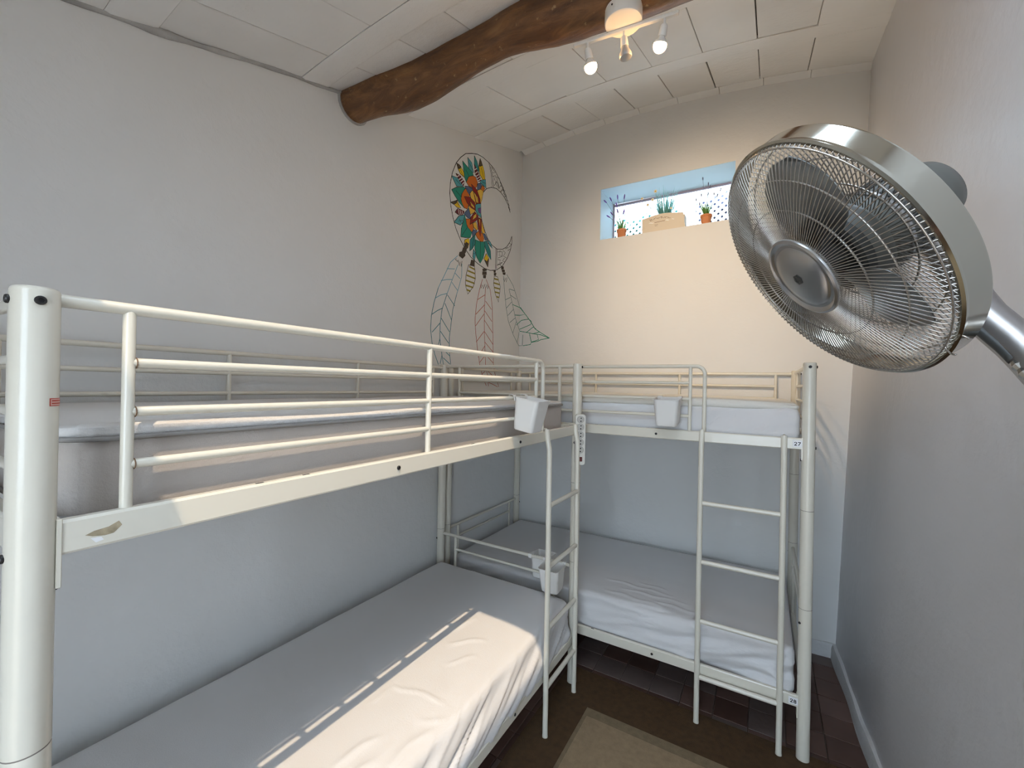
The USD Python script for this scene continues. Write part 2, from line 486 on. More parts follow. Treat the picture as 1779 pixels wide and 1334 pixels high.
rj = np.random.default_rng(21)
for ri, (y0, y1) in enumerate(rows):
    for a, b in zip(joints[:-1], joints[1:]):
        ga, gb = rj.choice([0.0006, 0.0018, 0.0034], 2)
        ye = y1 - rj.choice([0.0006, 0.0022])
        tilt = rj.uniform(-0.0035, 0.0035)
        dz = rj.uniform(-0.0025, 0.0025)
        for (x0, x1, c_, d_) in clip_box(a + ga, b - gb, y0 + 0.0006, ye, 0, 0):
            v, f = bevel_box(x0, x1, c_, d_, 0.0, 0.022, 0.0022)
            v[:, 2] += dz + tilt * (v[:, 0] - a) / (b - a)
            obj('clay_slab', sloped((v, f)), 'ceiling_paint' if rj.random() < 0.7 else 'ceiling_paint_old', ceiling)
for y0, y1 in ribs:
    for (x0, x1, c_, d_) in clip_box(-0.97, 1.42, y0, y1, 0, 0):
        n = max(2, int((x1 - x0) / 0.12))
        px = np.linspace(x0, x1, n + 1)
        secs = [np.array([(x, c_, 0.022), (x, c_, -0.002), (x, c_ + 0.015, -0.007), (x, d_ - 0.015, -0.007), (x, d_, -0.002), (x, d_, 0.022)]) for x in px]
        obj('rib', sloped(loft(secs)), 'ceiling_paint', ceiling, smooth=50)
# the last course against the back wall tips down
for a, b in zip(joints[:-1], joints[1:]):
    v, f = bevel_box(a + 0.001 + 0.02, b - 0.001 + 0.02, 2.957, 3.03, 0.0, 0.02, 0.002)
    v[:, 2] -= 0.032 * np.clip((v[:, 1] - 2.957) / 0.07, 0, 1)
    obj('clay_slab', sloped((v, f)), 'ceiling_paint', ceiling)
# roof window lining; its left board is a wedge added to trim the sunbeam
sky_win = thing('window_2', 'roof window opening above the beds', None, kind='structure')
for x0, x1, y0, y1 in ((SKY_X1, SKY_X1 + 0.03, SKY_Y0, SKY_Y1), (SKY_X0 - 0.03, SKY_X1 + 0.03, SKY_Y0 - 0.03, SKY_Y0), (SKY_X0 - 0.03, SKY_X1 + 0.03, SKY_Y1, SKY_Y1 + 0.03)):
    v, f = bevel_box(x0, x1, y0, y1, 0.024, 0.15, 0.003)
    obj('lining', sloped((v, f)), 'skirting_plaster', sky_win)
v, f = extrude(Polygon([(SKY_X0 - 0.02, SKY_Y0), (0.360, SKY_Y0), (0.478, SKY_Y1), (SKY_X0 - 0.02, SKY_Y1)]), 0.018)
obj('lining', sloped((v, f)), 'skirting_plaster', sky_win)

# grey bead where the left wall meets the ceiling
p = [(XL + 0.004, y, float(zc(XL, y)) - 0.004 + 0.004 * math.sin(y * 9)) for y in np.linspace(-0.3, 1.22, 30)]
rad = [0.009 + 0.005 * math.exp(-((y - 0.47) / 0.07) ** 2) + 0.002 * math.sin(31 * y) for y in np.linspace(-0.3, 1.22, 30)]
obj('trim_1', tube(p, rad, 8), 'bead_grey', smooth=60, kind='structure')
# rough skirtings
secs = []
for y in np.linspace(YF, 3.015, 60):
    xw = xr(y, 0.0); h = 0.075 + 0.008 * math.sin(y * 7) + 0.004 * math.sin(y * 23); t = 0.022 + 0.004 * math.sin(y * 11 + 1)
    secs.append(np.array([(xw + 0.02, y, -0.01), (xw - t, y, -0.01), (xw - t + 0.003, y, h * 0.75), (xw - t * 0.55, y, h), (xw + 0.02, y, h + 0.004)]))
obj('baseboard_right', loft(secs), 'skirting_plaster', smooth=50, kind='structure')
secs = []
for x in np.linspace(-0.96, 1.25, 50):
    h = 0.085 + 0.006 * math.sin(x * 9) + 0.004 * math.sin(x * 27); t = 0.018 + 0.003 * math.sin(x * 13)
    secs.append(np.array([(x, YB + 0.01, -0.01), (x, YB - t, -0.01), (x, YB - t + 0.003, h * 0.8), (x, YB - t * 0.5, h), (x, YB + 0.01, h + 0.003)]))
obj('baseboard_back', loft(secs), 'skirting_plaster', smooth=50, kind='structure')

# the high window: reveal in the wall, thin frame and pane at its outer end
win = thing('window_1', 'small high window in a deep reveal', None, kind='structure')
FY = YB + 0.305
for x0, x1, z0, z1 in ((WX0, WX0 + 0.014, WZ0, WZ1), (WX1 - 0.014, WX1, WZ0, WZ1), (WX0 + 0.014, WX1 - 0.014, WZ1 - 0.026, WZ1 - 0.010), (WX0 + 0.014, WX1 - 0.014, WZ0 - 0.002, WZ0 + 0.012)):
    obj('frame_bar', bevel_box(x0, x1, FY, FY + 0.02, z0, z1, 0.002), 'frame_grey', win)
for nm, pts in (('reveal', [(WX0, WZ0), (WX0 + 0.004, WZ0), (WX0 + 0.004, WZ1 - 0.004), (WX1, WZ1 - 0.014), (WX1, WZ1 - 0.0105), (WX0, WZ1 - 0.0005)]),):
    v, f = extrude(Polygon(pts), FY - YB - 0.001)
    obj(nm, (np.stack([v[:, 0], FY - v[:, 2], v[:, 1]], 1), f[:, ::-1]), 'reveal_daylight_tint', win)  # pale blue stands in for daylight falling on the reveal
obj('pane', tm(trimesh.creation.box(bounds=[[WX0 + 0.012, FY + 0.008, WZ0 + 0.01], [WX1 - 0.012, FY + 0.012, WZ1 - 0.022]])), 'pane_glass', win)

# outside: the terrace before the door, the higher ground behind the back wall
obj('terrace', bevel_box(-4, 5, -7, YF - 0.15, -0.12, -0.015, 0.005), 'terrace_stone', kind='structure')
obj('upper_terrace', bevel_box(-4, 5, YB + 0.37, 9, 2.40, 2.55, 0.005), 'pale_stone', kind='structure')


def trellis(name, label, x0, x1, z0, z1, y, cut=None):
    t = thing(name, label, 'trellis', group='white trellis panels outside the high window')
    w, pitch = 0.027, 0.0666
    frame_box = Polygon([(x0, z0), (x1, z0), (x1, z1), (x0, z1)])
    if cut is not None:
        frame_box = frame_box.intersection(Polygon(cut))
    for s, dy in ((1, 0.0), (-1, 0.008)):
        out = []
        for k in np.arange(-1.98, 1.95, pitch):
            a = np.array([(x0 + x1) / 2 + k - s * 1.1, (z0 + z1) / 2 - 1.1]); b = np.array([(x0 + x1) / 2 + k + s * 1.1, (z0 + z1) / 2 + 1.1])
            d = (b - a) / np.linalg.norm(b - a); n = np.array([-d[1], d[0]]) * w / 2
            lath = Polygon([a + n, b + n, b - n, a - n]).intersection(frame_box)
            if lath.is_empty or lath.area < 2e-4 or lath.geom_type != 'Polygon':
                continue
            v, f = extrude(lath, 0.006)
            out.append((np.stack([v[:, 0], y + dy - v[:, 2], v[:, 1]], 1), f))
        obj('laths', cat(out), 'trellis_white', t, kind='stuff')
    return t


TY = YB + 1.38
trellis('trellis', 'white diamond trellis outside the window, left of the planter box', -0.95, 0.093, 2.552, 3.510, TY)
trellis('trellis', 'white diamond trellis outside the window, behind the right flower pot', 0.203, 1.25, 2.552, 3.510, TY)
tp = thing('trellis_post', 'white post between the two trellis panels outside the window', 'post')
obj('post', bevel_box(0.098, 0.198, TY - 0.02, TY + 0.06, 2.55, 3.55, 0.004), 'trellis_white', tp)
obj('cap', bevel_box(0.092, 0.204, TY - 0.025, TY + 0.065, 3.55, 3.565, 0.004), 'trellis_white', tp)


def leaf_cloud(n, lo, hi, size, seed, tilt=1.0):
    r = np.random.default_rng(seed)
    out = []
    for _ in range(n):
        c_ = r.uniform(lo, hi); a = r.normal(size=3); a /= np.linalg.norm(a); b = np.cross(a, r.normal(size=3)); b /= np.linalg.norm(b)
        s = size * r.uniform(0.6, 1.3); k = np.cross(a, b) * s * 0.12
        out.append((np.array([c_ - a * s, c_ + b * s * 0.4 + k, c_ + a * s, c_ - b * s * 0.4 + k]), np.array([[0, 1, 2], [0, 2, 3]])))
    return cat(out)


sh = thing('shrub', 'teal green shrub seen through the left trellis', 'shrub')
obj('foliage', leaf_cloud(3600, (-1.05, TY + 0.10, 2.56), (0.12, TY + 0.50, 3.44), 0.085, 3), 'leaf_teal', sh, kind='stuff')
for k in range(4):
    obj('stem', rod((-0.85 + 0.28 * k, TY + 0.25, 2.55), (-0.82 + 0.28 * k, TY + 0.25, 3.2), 0.008, 6), 'leaf_grey', sh)
sh = thing('shrub', 'grey blue shrub seen through the right trellis', 'shrub')
obj('foliage', leaf_cloud(2800, (0.25, TY + 0.10, 2.56), (1.25, TY + 0.50, 3.50), 0.085, 4), 'sprig_grey', sh, kind='stuff')
for k in range(3):
    obj('stem', rod((0.45 + 0.3 * k, TY + 0.25, 2.55), (0.47 + 0.3 * k, TY + 0.25, 3.2), 0.008, 6), 'leaf_grey', sh)

# ------------------------------------------------------------------ log beam
LOG = [(-1.08, 1.262, 3.00, 0.080), (-0.97, 1.270, 3.007, 0.081), (-0.87, 1.298, 3.027, 0.086), (-0.77, 1.340, 3.055, 0.100), (-0.67, 1.372, 3.072, 0.105), (-0.57, 1.388, 3.085, 0.102), (-0.47, 1.386, 3.090, 0.094),
       (-0.37, 1.378, 3.093, 0.086), (-0.27, 1.373, 3.095, 0.079), (-0.17, 1.370, 3.097, 0.079), (-0.07, 1.368, 3.098, 0.086), (0.03, 1.376, 3.098, 0.097), (0.13, 1.391, 3.099, 0.104), (0.28, 1.405, 3.098, 0.106),
       (0.43, 1.412, 3.092, 0.106), (0.63, 1.404, 3.075, 0.105), (0.85, 1.39, 3.05, 0.105), (1.1, 1.40, 3.03, 0.107), (1.45, 1.41, 3.0, 0.108)]
L_ = np.array(LOG)
sx = np.linspace(L_[0, 0], L_[-1, 0], 120)
from scipy.interpolate import PchipInterpolator
path = np.stack([sx] + [PchipInterpolator(L_[:, 0], L_[:, k])(sx) for k in (1, 2)], 1)
rad = PchipInterpolator(L_[:, 0], L_[:, 3])(sx)
v, f = tube(path, rad, 28)
ax_pts = np.repeat(path, 28, 0)
d = v[:len(ax_pts)] - ax_pts
v[:len(ax_pts)] += d * ((meshkit.fbm(v[:len(ax_pts)] * [4, 14, 14], 4, 9) - 0.5) * 0.16)[:, None]
lg = thing('ceiling_beam', 'gnarled varnished brown log beam running under the white ceiling from the left wall', 'beam')
obj('log', (v, f), 'log_wood', lg, smooth=50)
ring_a = np.linspace(0, 2 * np.pi, 24, endpoint=False)
obj('mortar_collar', tube([(XL + 0.004, 1.270 + 0.086 * math.cos(a), 3.007 + 0.086 * math.sin(a)) for a in ring_a], 0.007, 6, closed=True), 'bead_grey', lg, smooth=60)

# ------------------------------------------------------------------ bunk beds (own frame: u along the bed, v its depth from the front, z up)
BL_, BD, ZT, RZ = 1.98, 0.928, 1.7135, (1.615, 1.537, 1.453)
UP_RAIL, LOW_RAIL = (1.335, 1.385), (0.222, 0.272)
BED_A = place(0, 0, 0, math.pi / 2)
BED_B = place(-0.947, 2.064, 0, 0.004)
POST_PROFILE = [(0.0, 0.0), (0.022, 0.0), (0.025, 0.004), (0.025, 0.650), (0.0242, 0.6515), (0.0242, 0.6535), (0.025, 0.655), (0.025, 1.072), (0.0242, 1.0735), (0.0242, 1.0755), (0.025, 1.077), (0.025, ZT - 0.006), (0.0235, ZT - 0.002), (0.021, ZT), (0.0, ZT)]


def bolt(c, d, r=0.0062, h=0.004):
    """Black hexagon-socket bolt head at c, pointing along d."""
    d = np.asarray(d, float) / np.linalg.norm(d)
    pr = [(0.0, -0.012), (r, -0.012), (r, h * 0.6), (r * 0.8, h), (r * 0.5, h), (r * 0.45, h * 0.3), (0, h * 0.3)]
    a = np.cross(d, [0, 0, 1.0])
    a = a / np.linalg.norm(a) if np.linalg.norm(a) > 1e-3 else np.array([1.0, 0, 0])
    b = np.cross(d, a)
    m4 = np.eye(4); m4[:3, 0], m4[:3, 1], m4[:3, 2], m4[:3, 3] = a, b, d, c
    return xf(lathe(pr, 16), m4)


def arc(c, r, a0, a1, n=8):
    return [(c[0] + r * math.cos(t), c[1], c[2] + r * math.sin(t)) for t in np.radians(np.linspace(a0, a1, n))]


def bunk_bed(label, m4):
    b = thing('bunk_bed', label, 'bunk bed', m4, 'white metal bunk beds')
    for u, su in ((0, -1), (BL_, 1)):
        for v, sv in ((0, -1), (BD, 1)):
            p = obj('post', mv(lathe(POST_PROFILE, 32), (u, v, 0)), 'white_metal', b, smooth=30)
            for z in (0.652, 1.0745):
                obj('joint', mv(lathe([(0.0243, z - 0.001), (0.0246, z), (0.0243, z + 0.001)], 32), (u, v, 0)), 'joint_line', p)
            for d in ((su, 0), (0, sv)):
                obj('bolt', bolt((u + d[0] * 0.0245, v + d[1] * 0.0245, 1.694), (d[0], d[1], 0)), 'black_bolt', p, smooth=30)
            obj('bolt', bolt((u + su * 0.0245, v, 1.345), (su, 0, 0)), 'black_bolt', p, smooth=30)
            obj('bolt', bolt((u - su * 0.02, v + sv * 0.015, 0.590), (-su, sv * 0.8, 0), 0.005), 'black_bolt', p, smooth=30)
            obj('bolt', bolt((u - su * 0.0240, v, 1.290), (-su, 0, 0)), 'black_bolt', p, smooth=30)
    for z0, z1 in (UP_RAIL, LOW_RAIL):
        for v in (0, BD):
            r = obj('side_rail', bevel_box(0.020, BL_ - 0.020, v - 0.014 + (0.008 if v else 0), v + 0.006 + (0.008 if v else 0), z0, z1, 0.004), 'white_metal', b, smooth=35)
            sg = -1 if v == 0 else 1
            for u in (0.675, 1.345):
                obj('bolt', bolt((u, v + sg * 0.0145, z0 + 0.024), (0, sg, 0), 0.0058, 0.003), 'black_bolt', r, smooth=30)
            if v == 0:
                for u in (0.30, 0.40, 1.02):
                    obj('slot', bevel_box(u, u + 0.016, -0.008, -0.003, z1 - 0.001, z1 + 0.0006, 0.0003), 'hole_black', r)
            for u in (0.022, BL_ - 0.026):
                obj('end_plate', bevel_box(u, u + 0.006, v - (0.0162 if u < 1 else 0.0139), v + 0.014, z0 - 0.045, z1 + 0.003, 0.001), 'white_metal', r)
        for u in (0, BL_):
            obj('end_rail', bevel_box(u - 0.012, u + 0.012, 0.020, BD - 0.020, z0, z1, 0.004), 'white_metal', b, smooth=35)
        # slats: their ends sit in the rails
        for k in range(13):
            u = 0.098 + 0.1465 * k
            obj('slat', bevel_box(u - 0.011, u + 0.011, 0.005, BD - 0.005, z0 + 0.009, z0 + 0.019, 0.003), 'white_metal', b)
    g = 0.0095
    # front guard: one tube that bends down at the ladder gap, three rails, three uprights
    obj('guard_top_rail', tube([(0.018, 0, 1.700), (0.6, 0, 1.701), (1.2, 0, 1.7)] + arc((1.525, 0, 1.66), 0.04, 90, 0, 9) + [(1.565, 0, 1.52), (1.565, 0, 1.383)], g, 14), 'white_metal', b, smooth=50)
    for z in RZ:
        obj('guard_rail', tube([(0.102, 0, z), (0.8, 0, z + 0.001), (1.500, 0, z + 0.003)], 0.0078, 12), 'white_metal', b, smooth=50)
    for u in (0.102, 0.806, 1.500):
        up_ = obj('guard_upright', rod((u, 0, 1.383), (u, 0, 1.696), 0.0085, 14), 'white_metal', b, smooth=50)
        if u < 0.2:
            for z in RZ:
                obj('weld', xf(tube([(0.0, 0.0085 * math.cos(t), 0.0085 * math.sin(t)) for t in np.linspace(0, 2 * np.pi, 14)[:-1]], 0.0009, 6, closed=True), [[1, 0, 0, u + 0.0088], [0, 1, 0, 0], [0, 0, 1, z], [0, 0, 0, 1]]), 'metal_rust', up_)
    # back guard
    obj('back_top_rail', tube([(0.018, BD, 1.693), (0.99, BD, 1.693), (BL_ - 0.018, BD, 1.693)], g, 14), 'white_metal', b, smooth=50)
    for z in RZ:
        obj('back_rail', rod((0.106, BD, z), (1.874, BD, z), 0.0078, 12), 'white_metal', b, smooth=50)
    for u in (0.106, 0.69, 1.30, 1.874):
        obj('back_upright', rod((u, BD, 1.383), (u, BD, 1.690), 0.0085, 12), 'white_metal', b, smooth=50)
    # both ends, upper and lower
    for u in (0, BL_):
        obj('end_top_rail', rod((u, 0.018, 1.700), (u, BD - 0.018, 1.700), g, 14), 'white_metal', b, smooth=50)
        for z in RZ:
            obj('end_bar', rod((u, 0.106, z), (u, 0.800, z), 0.0078, 12), 'white_metal', b, smooth=50)
        for v in (0.106, 0.800):
            obj('end_upright', rod((u, v, 1.383), (u, v, 1.695), 0.0085, 12), 'white_metal', b, smooth=50)
        obj('lower_end_top_rail', rod((u, 0.018, 0.622), (u, BD - 0.018, 0.622), g, 14), 'white_metal', b, smooth=50)
        obj('lower_end_bar', rod((u, 0.120, 0.540), (u, 0.806, 0.540), 0.0078, 12), 'white_metal', b, smooth=50)
        for v in (0.120, 0.806):
            obj('lower_end_upright', rod((u, v, 0.270), (u, v, 0.618), 0.0085, 12), 'white_metal', b, smooth=50)
    return b


bed_a = bunk_bed('white metal bunk bed along the left wall, with a red sticker on its near post', BED_A)
bed_b = bunk_bed('white metal bunk bed under the small high window, labelled 27 and 28', BED_B)


def ladder(label, m4, du, dv):
    t = thing('bunk_ladder', label, 'ladder', m4 @ place(du, dv, 0), 'white tube ladders hooked on the bunk beds')
    for u in (1.578, 1.911):
        obj('rail', tube([(u, -0.040, 0.0), (u, -0.038, 0.8), (u, -0.034, 1.30), (u, -0.024, 1.352), (u, -0.020, 1.392)], 0.0122, 16), 'white_metal', t, smooth=50)
        obj('hook', tube([(u, -0.022, 1.386), (u, -0.017, 1.393), (u, 0.0, 1.3935), (u, 0.014, 1.3915), (u, 0.0185, 1.372)], 0.0045, 8), 'white_metal', t, smooth=50)
        obj('foot', mv(lathe([(0, 0.0), (0.0128, 0.0), (0.0128, 0.012), (0.0122, 0.013)], 16), (u, -0.040, 0)), 'white_metal', t, smooth=40)
    for z in (0.222, 0.487, 0.768, 1.047):
        obj('rung', rod((1.588, -0.0385, z), (1.901, -0.0385, z), 0.0112, 14), 'white_metal', t, smooth=50)
    return t


ladder('white tube ladder hooked on the bunk bed along the left wall', BED_A, 0.0, 0.0)
ladder('white tube ladder hooked on the bunk bed below the window, beside labels 27 and 28', BED_B, -0.020, 0.008)

# marks on the beds
arc_ = np.linspace(math.radians(-64), math.radians(-8), 9)


def post_patch(z0, z1, a, r):
    top = [(r * math.cos(t), r * math.sin(t), z1) for t in a]
    bot = [(r * math.cos(t), r * math.sin(t), z0) for t in a]
    n = len(a)
    v = np.array(bot + top)
    return v, quads(np.array([[i, i + 1, n + i + 1, n + i] for i in range(n - 1)]))


stk = obj('red_sticker', post_patch(1.5495, 1.5605, arc_, 0.0252), 'sticker_red', bed_a, smooth=True)
obj('print_field', post_patch(1.5505, 1.5595, np.linspace(math.radians(-61), math.radians(-8), 9), 0.02535), 'sticker_pale', stk, smooth=True)
for z0, z1 in ((1.5525, 1.5540), (1.5562, 1.5578)):
    obj('printed_line', post_patch(z0, z1, np.linspace(math.radians(-58), math.radians(-15), 9), 0.02545), 'sticker_red', stk, smooth=True)
sc = Polygon([(0.052, 1.357), (0.062, 1.361), (0.078, 1.363), (0.090, 1.369), (0.094, 1.362), (0.084, 1.352), (0.074, 1.351), (0.060, 1.3535)])
v, f = extrude(sc, 0.0006)
obj('scuff_mark', (np.stack([v[:, 0], -0.0138 - v[:, 2], v[:, 1]], 1), f), 'scuff', bed_a)
sc = Polygon([(0.058, 1.351), (0.070, 1.350), (0.073, 1.345), (0.064, 1.343)])
v, f = extrude(sc, 0.0005)
obj('scuff_mark', (np.stack([v[:, 0], -0.0138 - v[:, 2], v[:, 1]], 1), f), 'label_white', bed_a)


def number_label(parent, text, u, z, h):
    lab = obj('number_label', bevel_box(u - 0.018, u + 0.017, -0.0152, -0.0138, z - 0.014, z + 0.016, 0.0004), 'label_white', parent, label='white sticker with the number ' + text)
    v, f = tm(meshkit.text_mesh(text, h, 0.0006, bold=True))
    v = v - [(v[:, 0].max() + v[:, 0].min()) / 2, h / 2, 0]
    obj('digits', (np.stack([u + v[:, 0], -0.0151 - v[:, 2], z + v[:, 1]], 1), f), 'label_ink', lab)


number_label(bed_b, '27', 1.940, 1.360, 0.0150)
number_label(bed_b, '28', 1.942, 0.246, 0.0145)


# ------------------------------------------------------------------ mattresses
def ridge(p, seed, o=3):
    return 1 - np.abs(2 * meshkit.fbm(p, o, seed) - 1)


def crease(p, a, b, w, h):
    """A raised fold along the segment a-b in the (u, v) plane."""
    a, b = np.array(a), np.array(b)
    d = b - a; L = np.linalg.norm(d); d = d / L
    q = p[:, :2] - a
    s = q @ d; t = q @ np.array([-d[1], d[0]])
    t = t + 0.006 * np.sin(s * 40)
    return h * np.exp(-(t / w) ** 2) * np.clip(s / 0.05, 0, 1) * np.clip((L - s) / 0.05, 0, 1)


def round_plan(vf, lo, hi, r):
    """Rounds the four upright corners of a box-like mesh to radius r in plan."""
    v = vf[0].copy()
    for sx in (0, 1):
        for sy in (0, 1):
            cx = hi[0] - r if sx else lo[0] + r
            cy = hi[1] - r if sy else lo[1] + r
            a = (v[:, 0] - cx) * (1 if sx else -1); b = (v[:, 1] - cy) * (1 if sy else -1)
            k = (a > 1e-6) & (b > 1e-6)
            sc = np.maximum(a, b)[k] / np.hypot(a, b)[k]
            v[k, 0] = cx + (v[k, 0] - cx) * sc; v[k, 1] = cy + (v[k, 1] - cy) * sc
    return v, vf[1]


def bare_mattress():
    t = thing('mattress', 'bare grey quilted mattress with piped edges on the upper bunk by the left wall', 'mattress', BED_A)
    lo, hi = (0.038, 0.049, UP_RAIL[0] + 0.020), (1.943, 0.895, 1.507)

    def side(p, n):
        return 0.0018 * (meshkit.fbm(p * [7, 7, 14], 3, 5) - 0.5) * (np.abs(n[:, 2]) < 0.6) - 0.004 * (np.abs(n[:, 2]) < 0.4) * (np.abs(p[:, 2] - 1.43) < 0.06)
    v, f = soft_box(lo, (hi[0], hi[1], 1.492), 0.018, 0.014, side)
    obj('border', round_plan((v, f), lo, hi, 0.065), 'mattress_side', t, smooth=True)

    def top(p, n):
        w = (n[:, 2] > 0.5)
        return w * (0.0035 * np.sin(p[:, 0] * 9) * np.sin(p[:, 1] * 14 + 1) + 0.004 * (meshkit.fbm(p * 9, 3, 8) - 0.5))
    v, f = soft_box((lo[0] + 0.003, lo[1] + 0.003, 1.489), (hi[0] - 0.003, hi[1] - 0.003, 1.512), 0.0115, 0.014, top)
    obj('quilted_top', round_plan((v, f), lo, hi, 0.062), 'mattress_top', t, smooth=True)
    for z in (1.4905, 1.366):
        loop = rrect(hi[0] - lo[0] + 0.001, hi[1] - lo[1] + 0.001, 0.065, z, 10) + [(lo[0] + hi[0]) / 2, (lo[1] + hi[1]) / 2, 0]
        obj('piping', tube(loop, 0.0042, 8, closed=True), 'piping', t, smooth=50)
    return t


def sheeted(label, m4, lo, hi, R, disp, sheet='sheet_white', step=0.0085):
    t = thing('mattress', label, 'mattress', m4)
    obj('fitted_sheet', soft_box(lo, hi, R, step, disp), sheet, t, smooth=True)
    return t


def disp_lower_a(p, n):
    front = np.clip(-n[:, 1], 0, 1)
    top = np.clip(n[:, 2], 0, 1) ** 2
    end = np.clip(np.abs(n[:, 0]), 0, 1)
    h = np.clip((0.465 - p[:, 2]) / 0.17, 0, 1)
    # long slanting pulls in the hanging side, deeper towards the hem
    q = np.stack([p[:, 0] * 6.5 - p[:, 2] * 15.0, p[:, 2] * 1.5 + p[:, 0] * 0.7, p[:, 0] * 0 + 3.3], 1)
    q3 = np.stack([p[:, 0] * 15.0 - p[:, 2] * 28.0, p[:, 2] * 3.0, p[:, 0] * 0 + 1.1], 1)
    d = front * (0.064 * (ridge(q, 3, 2) - 0.68) + 0.022 * (ridge(q3, 6, 2) - 0.66)) * np.clip(0.15 + 1.1 * h, 0, 1)
    d += front * 0.016 * h
    q2 = np.stack([p[:, 0] * 4, p[:, 1] * 5, p[:, 2]], 1)
    d += top * (0.007 * (meshkit.fbm(q2, 3, 21) - 0.5))
    for a, b, w, hh in (((0.97, 0.30), (1.02, 0.08), 0.006, 0.005), ((0.62, 0.20), (0.80, 0.16), 0.012, 0.006), ((0.58, 0.14), (0.74, 0.10), 0.012, 0.006), ((1.27, 0.30), (1.40, 0.16), 0.010, 0.006), ((1.16, 0.22), (1.29, 0.13), 0.008, 0.005),
                        ((1.36, 0.34), (1.52, 0.30), 0.010, 0.005), ((1.26, 0.40), (1.45, 0.36), 0.012, 0.005), ((0.70, 0.07), (0.92, 0.055), 0.010, 0.005), ((0.9, 0.12), (0.97, 0.02), 0.008, 0.004), ((0.85, 0.31), (0.98, 0.285), 0.008, 0.003)):
        d += top * crease(p, a, b, w, hh)
    d += end * 0.008 * (ridge(np.stack([p[:, 1] * 9, p[:, 2] * 4, p[:, 0]], 1), 7, 2) - 0.6)
    # the front edge has been sat on
    d -= top * 0.012 * np.exp(-((p[:, 1]) / 0.10) ** 2)
    return d


def disp_lower_b(p, n):
    front = np.clip(-n[:, 1], 0, 1)
    top = np.clip(n[:, 2], 0, 1) ** 2
    w = np.clip((p[:, 0] - 1.05) / 0.5, 0.25, 1)
    q = np.stack([p[:, 0] * 4.0 - p[:, 2] * 13.0, p[:, 2] * 5 + p[:, 0] * 2.0, p[:, 1] * 2], 1)
    d = front * w * 0.055 * (ridge(q * 1.2, 14, 2) - 0.64) + front * 0.008 * (meshkit.fbm(p * [3, 3, 8], 2, 2) - 0.5)
    q2 = np.stack([p[:, 0] * 3, p[:, 1] * 5, p[:, 2]], 1)
    d += top * (0.006 * (meshkit.fbm(q2, 3, 5) - 0.5))
    for a, b, ww, hh in (((1.02, 0.22), (1.42, 0.20), 0.008, 0.005), ((1.12, 0.15), (1.50, 0.16), 0.008, 0.004), ((1.20, 0.27), (1.38, 0.25), 0.008, 0.004), ((1.3, 0.11), (1.62, 0.09), 0.008, 0.004), ((1.05, 0.09), (1.4, 0.07), 0.010, 0.004)):
        d += top * crease(p, a, b, ww, hh)
    d -= top * 0.010 * np.exp(-((p[:, 1]) / 0.12) ** 2)
    return d


def disp_upper_b(p, n):
    front = np.clip(-n[:, 1], 0, 1)
    top = np.clip(n[:, 2], 0, 1) ** 2
    w = np.clip((p[:, 0] - 1.45) / 0.35, 0.12, 1)
    q = np.stack([p[:, 0] * 7.0 - p[:, 2] * 7.0, p[:, 2] * 3, p[:, 1] * 2], 1)
    d = front * w * 0.060 * (ridge(q * 1.3, 4, 2) - 0.66)
    return d + top * 0.006 * (meshkit.fbm(p * [3, 5, 1], 3, 5) - 0.5)


bare_mattress()
sheeted('mattress in a rumpled white fitted sheet, lower bunk by the left wall, partly sunlit', BED_A, (0.035, 0.014, LOW_RAIL[0] + 0.020), (1.945, 0.900, 0.468), 0.040, disp_lower_a)
sheeted('mattress in a white fitted sheet on the lower bunk labelled 28', BED_B, (0.045, 0.018, LOW_RAIL[0] + 0.020), (1.945, 0.905, 0.462), 0.035, disp_lower_b)
mb = sheeted('mattress in a white fitted sheet on the upper bunk labelled 27', BED_B, (0.045, 0.024, UP_RAIL[0] + 0.020), (1.945, 0.905, 1.510), 0.022, disp_upper_b)
obj('topper', soft_box((0.040, 0.018, 1.500), (1.950, 0.910, 1.546), 0.021, 0.014, lambda p, n: 0.008 * (meshkit.fbm(p * [3, 4, 2], 2, 9) - 0.5) - 0.012 * np.clip((p[:, 0] - 1.45) / 0.5, 0, 1) ** 2 * (n[:, 2] > 0)), 'topper_cream', mb, smooth=True)


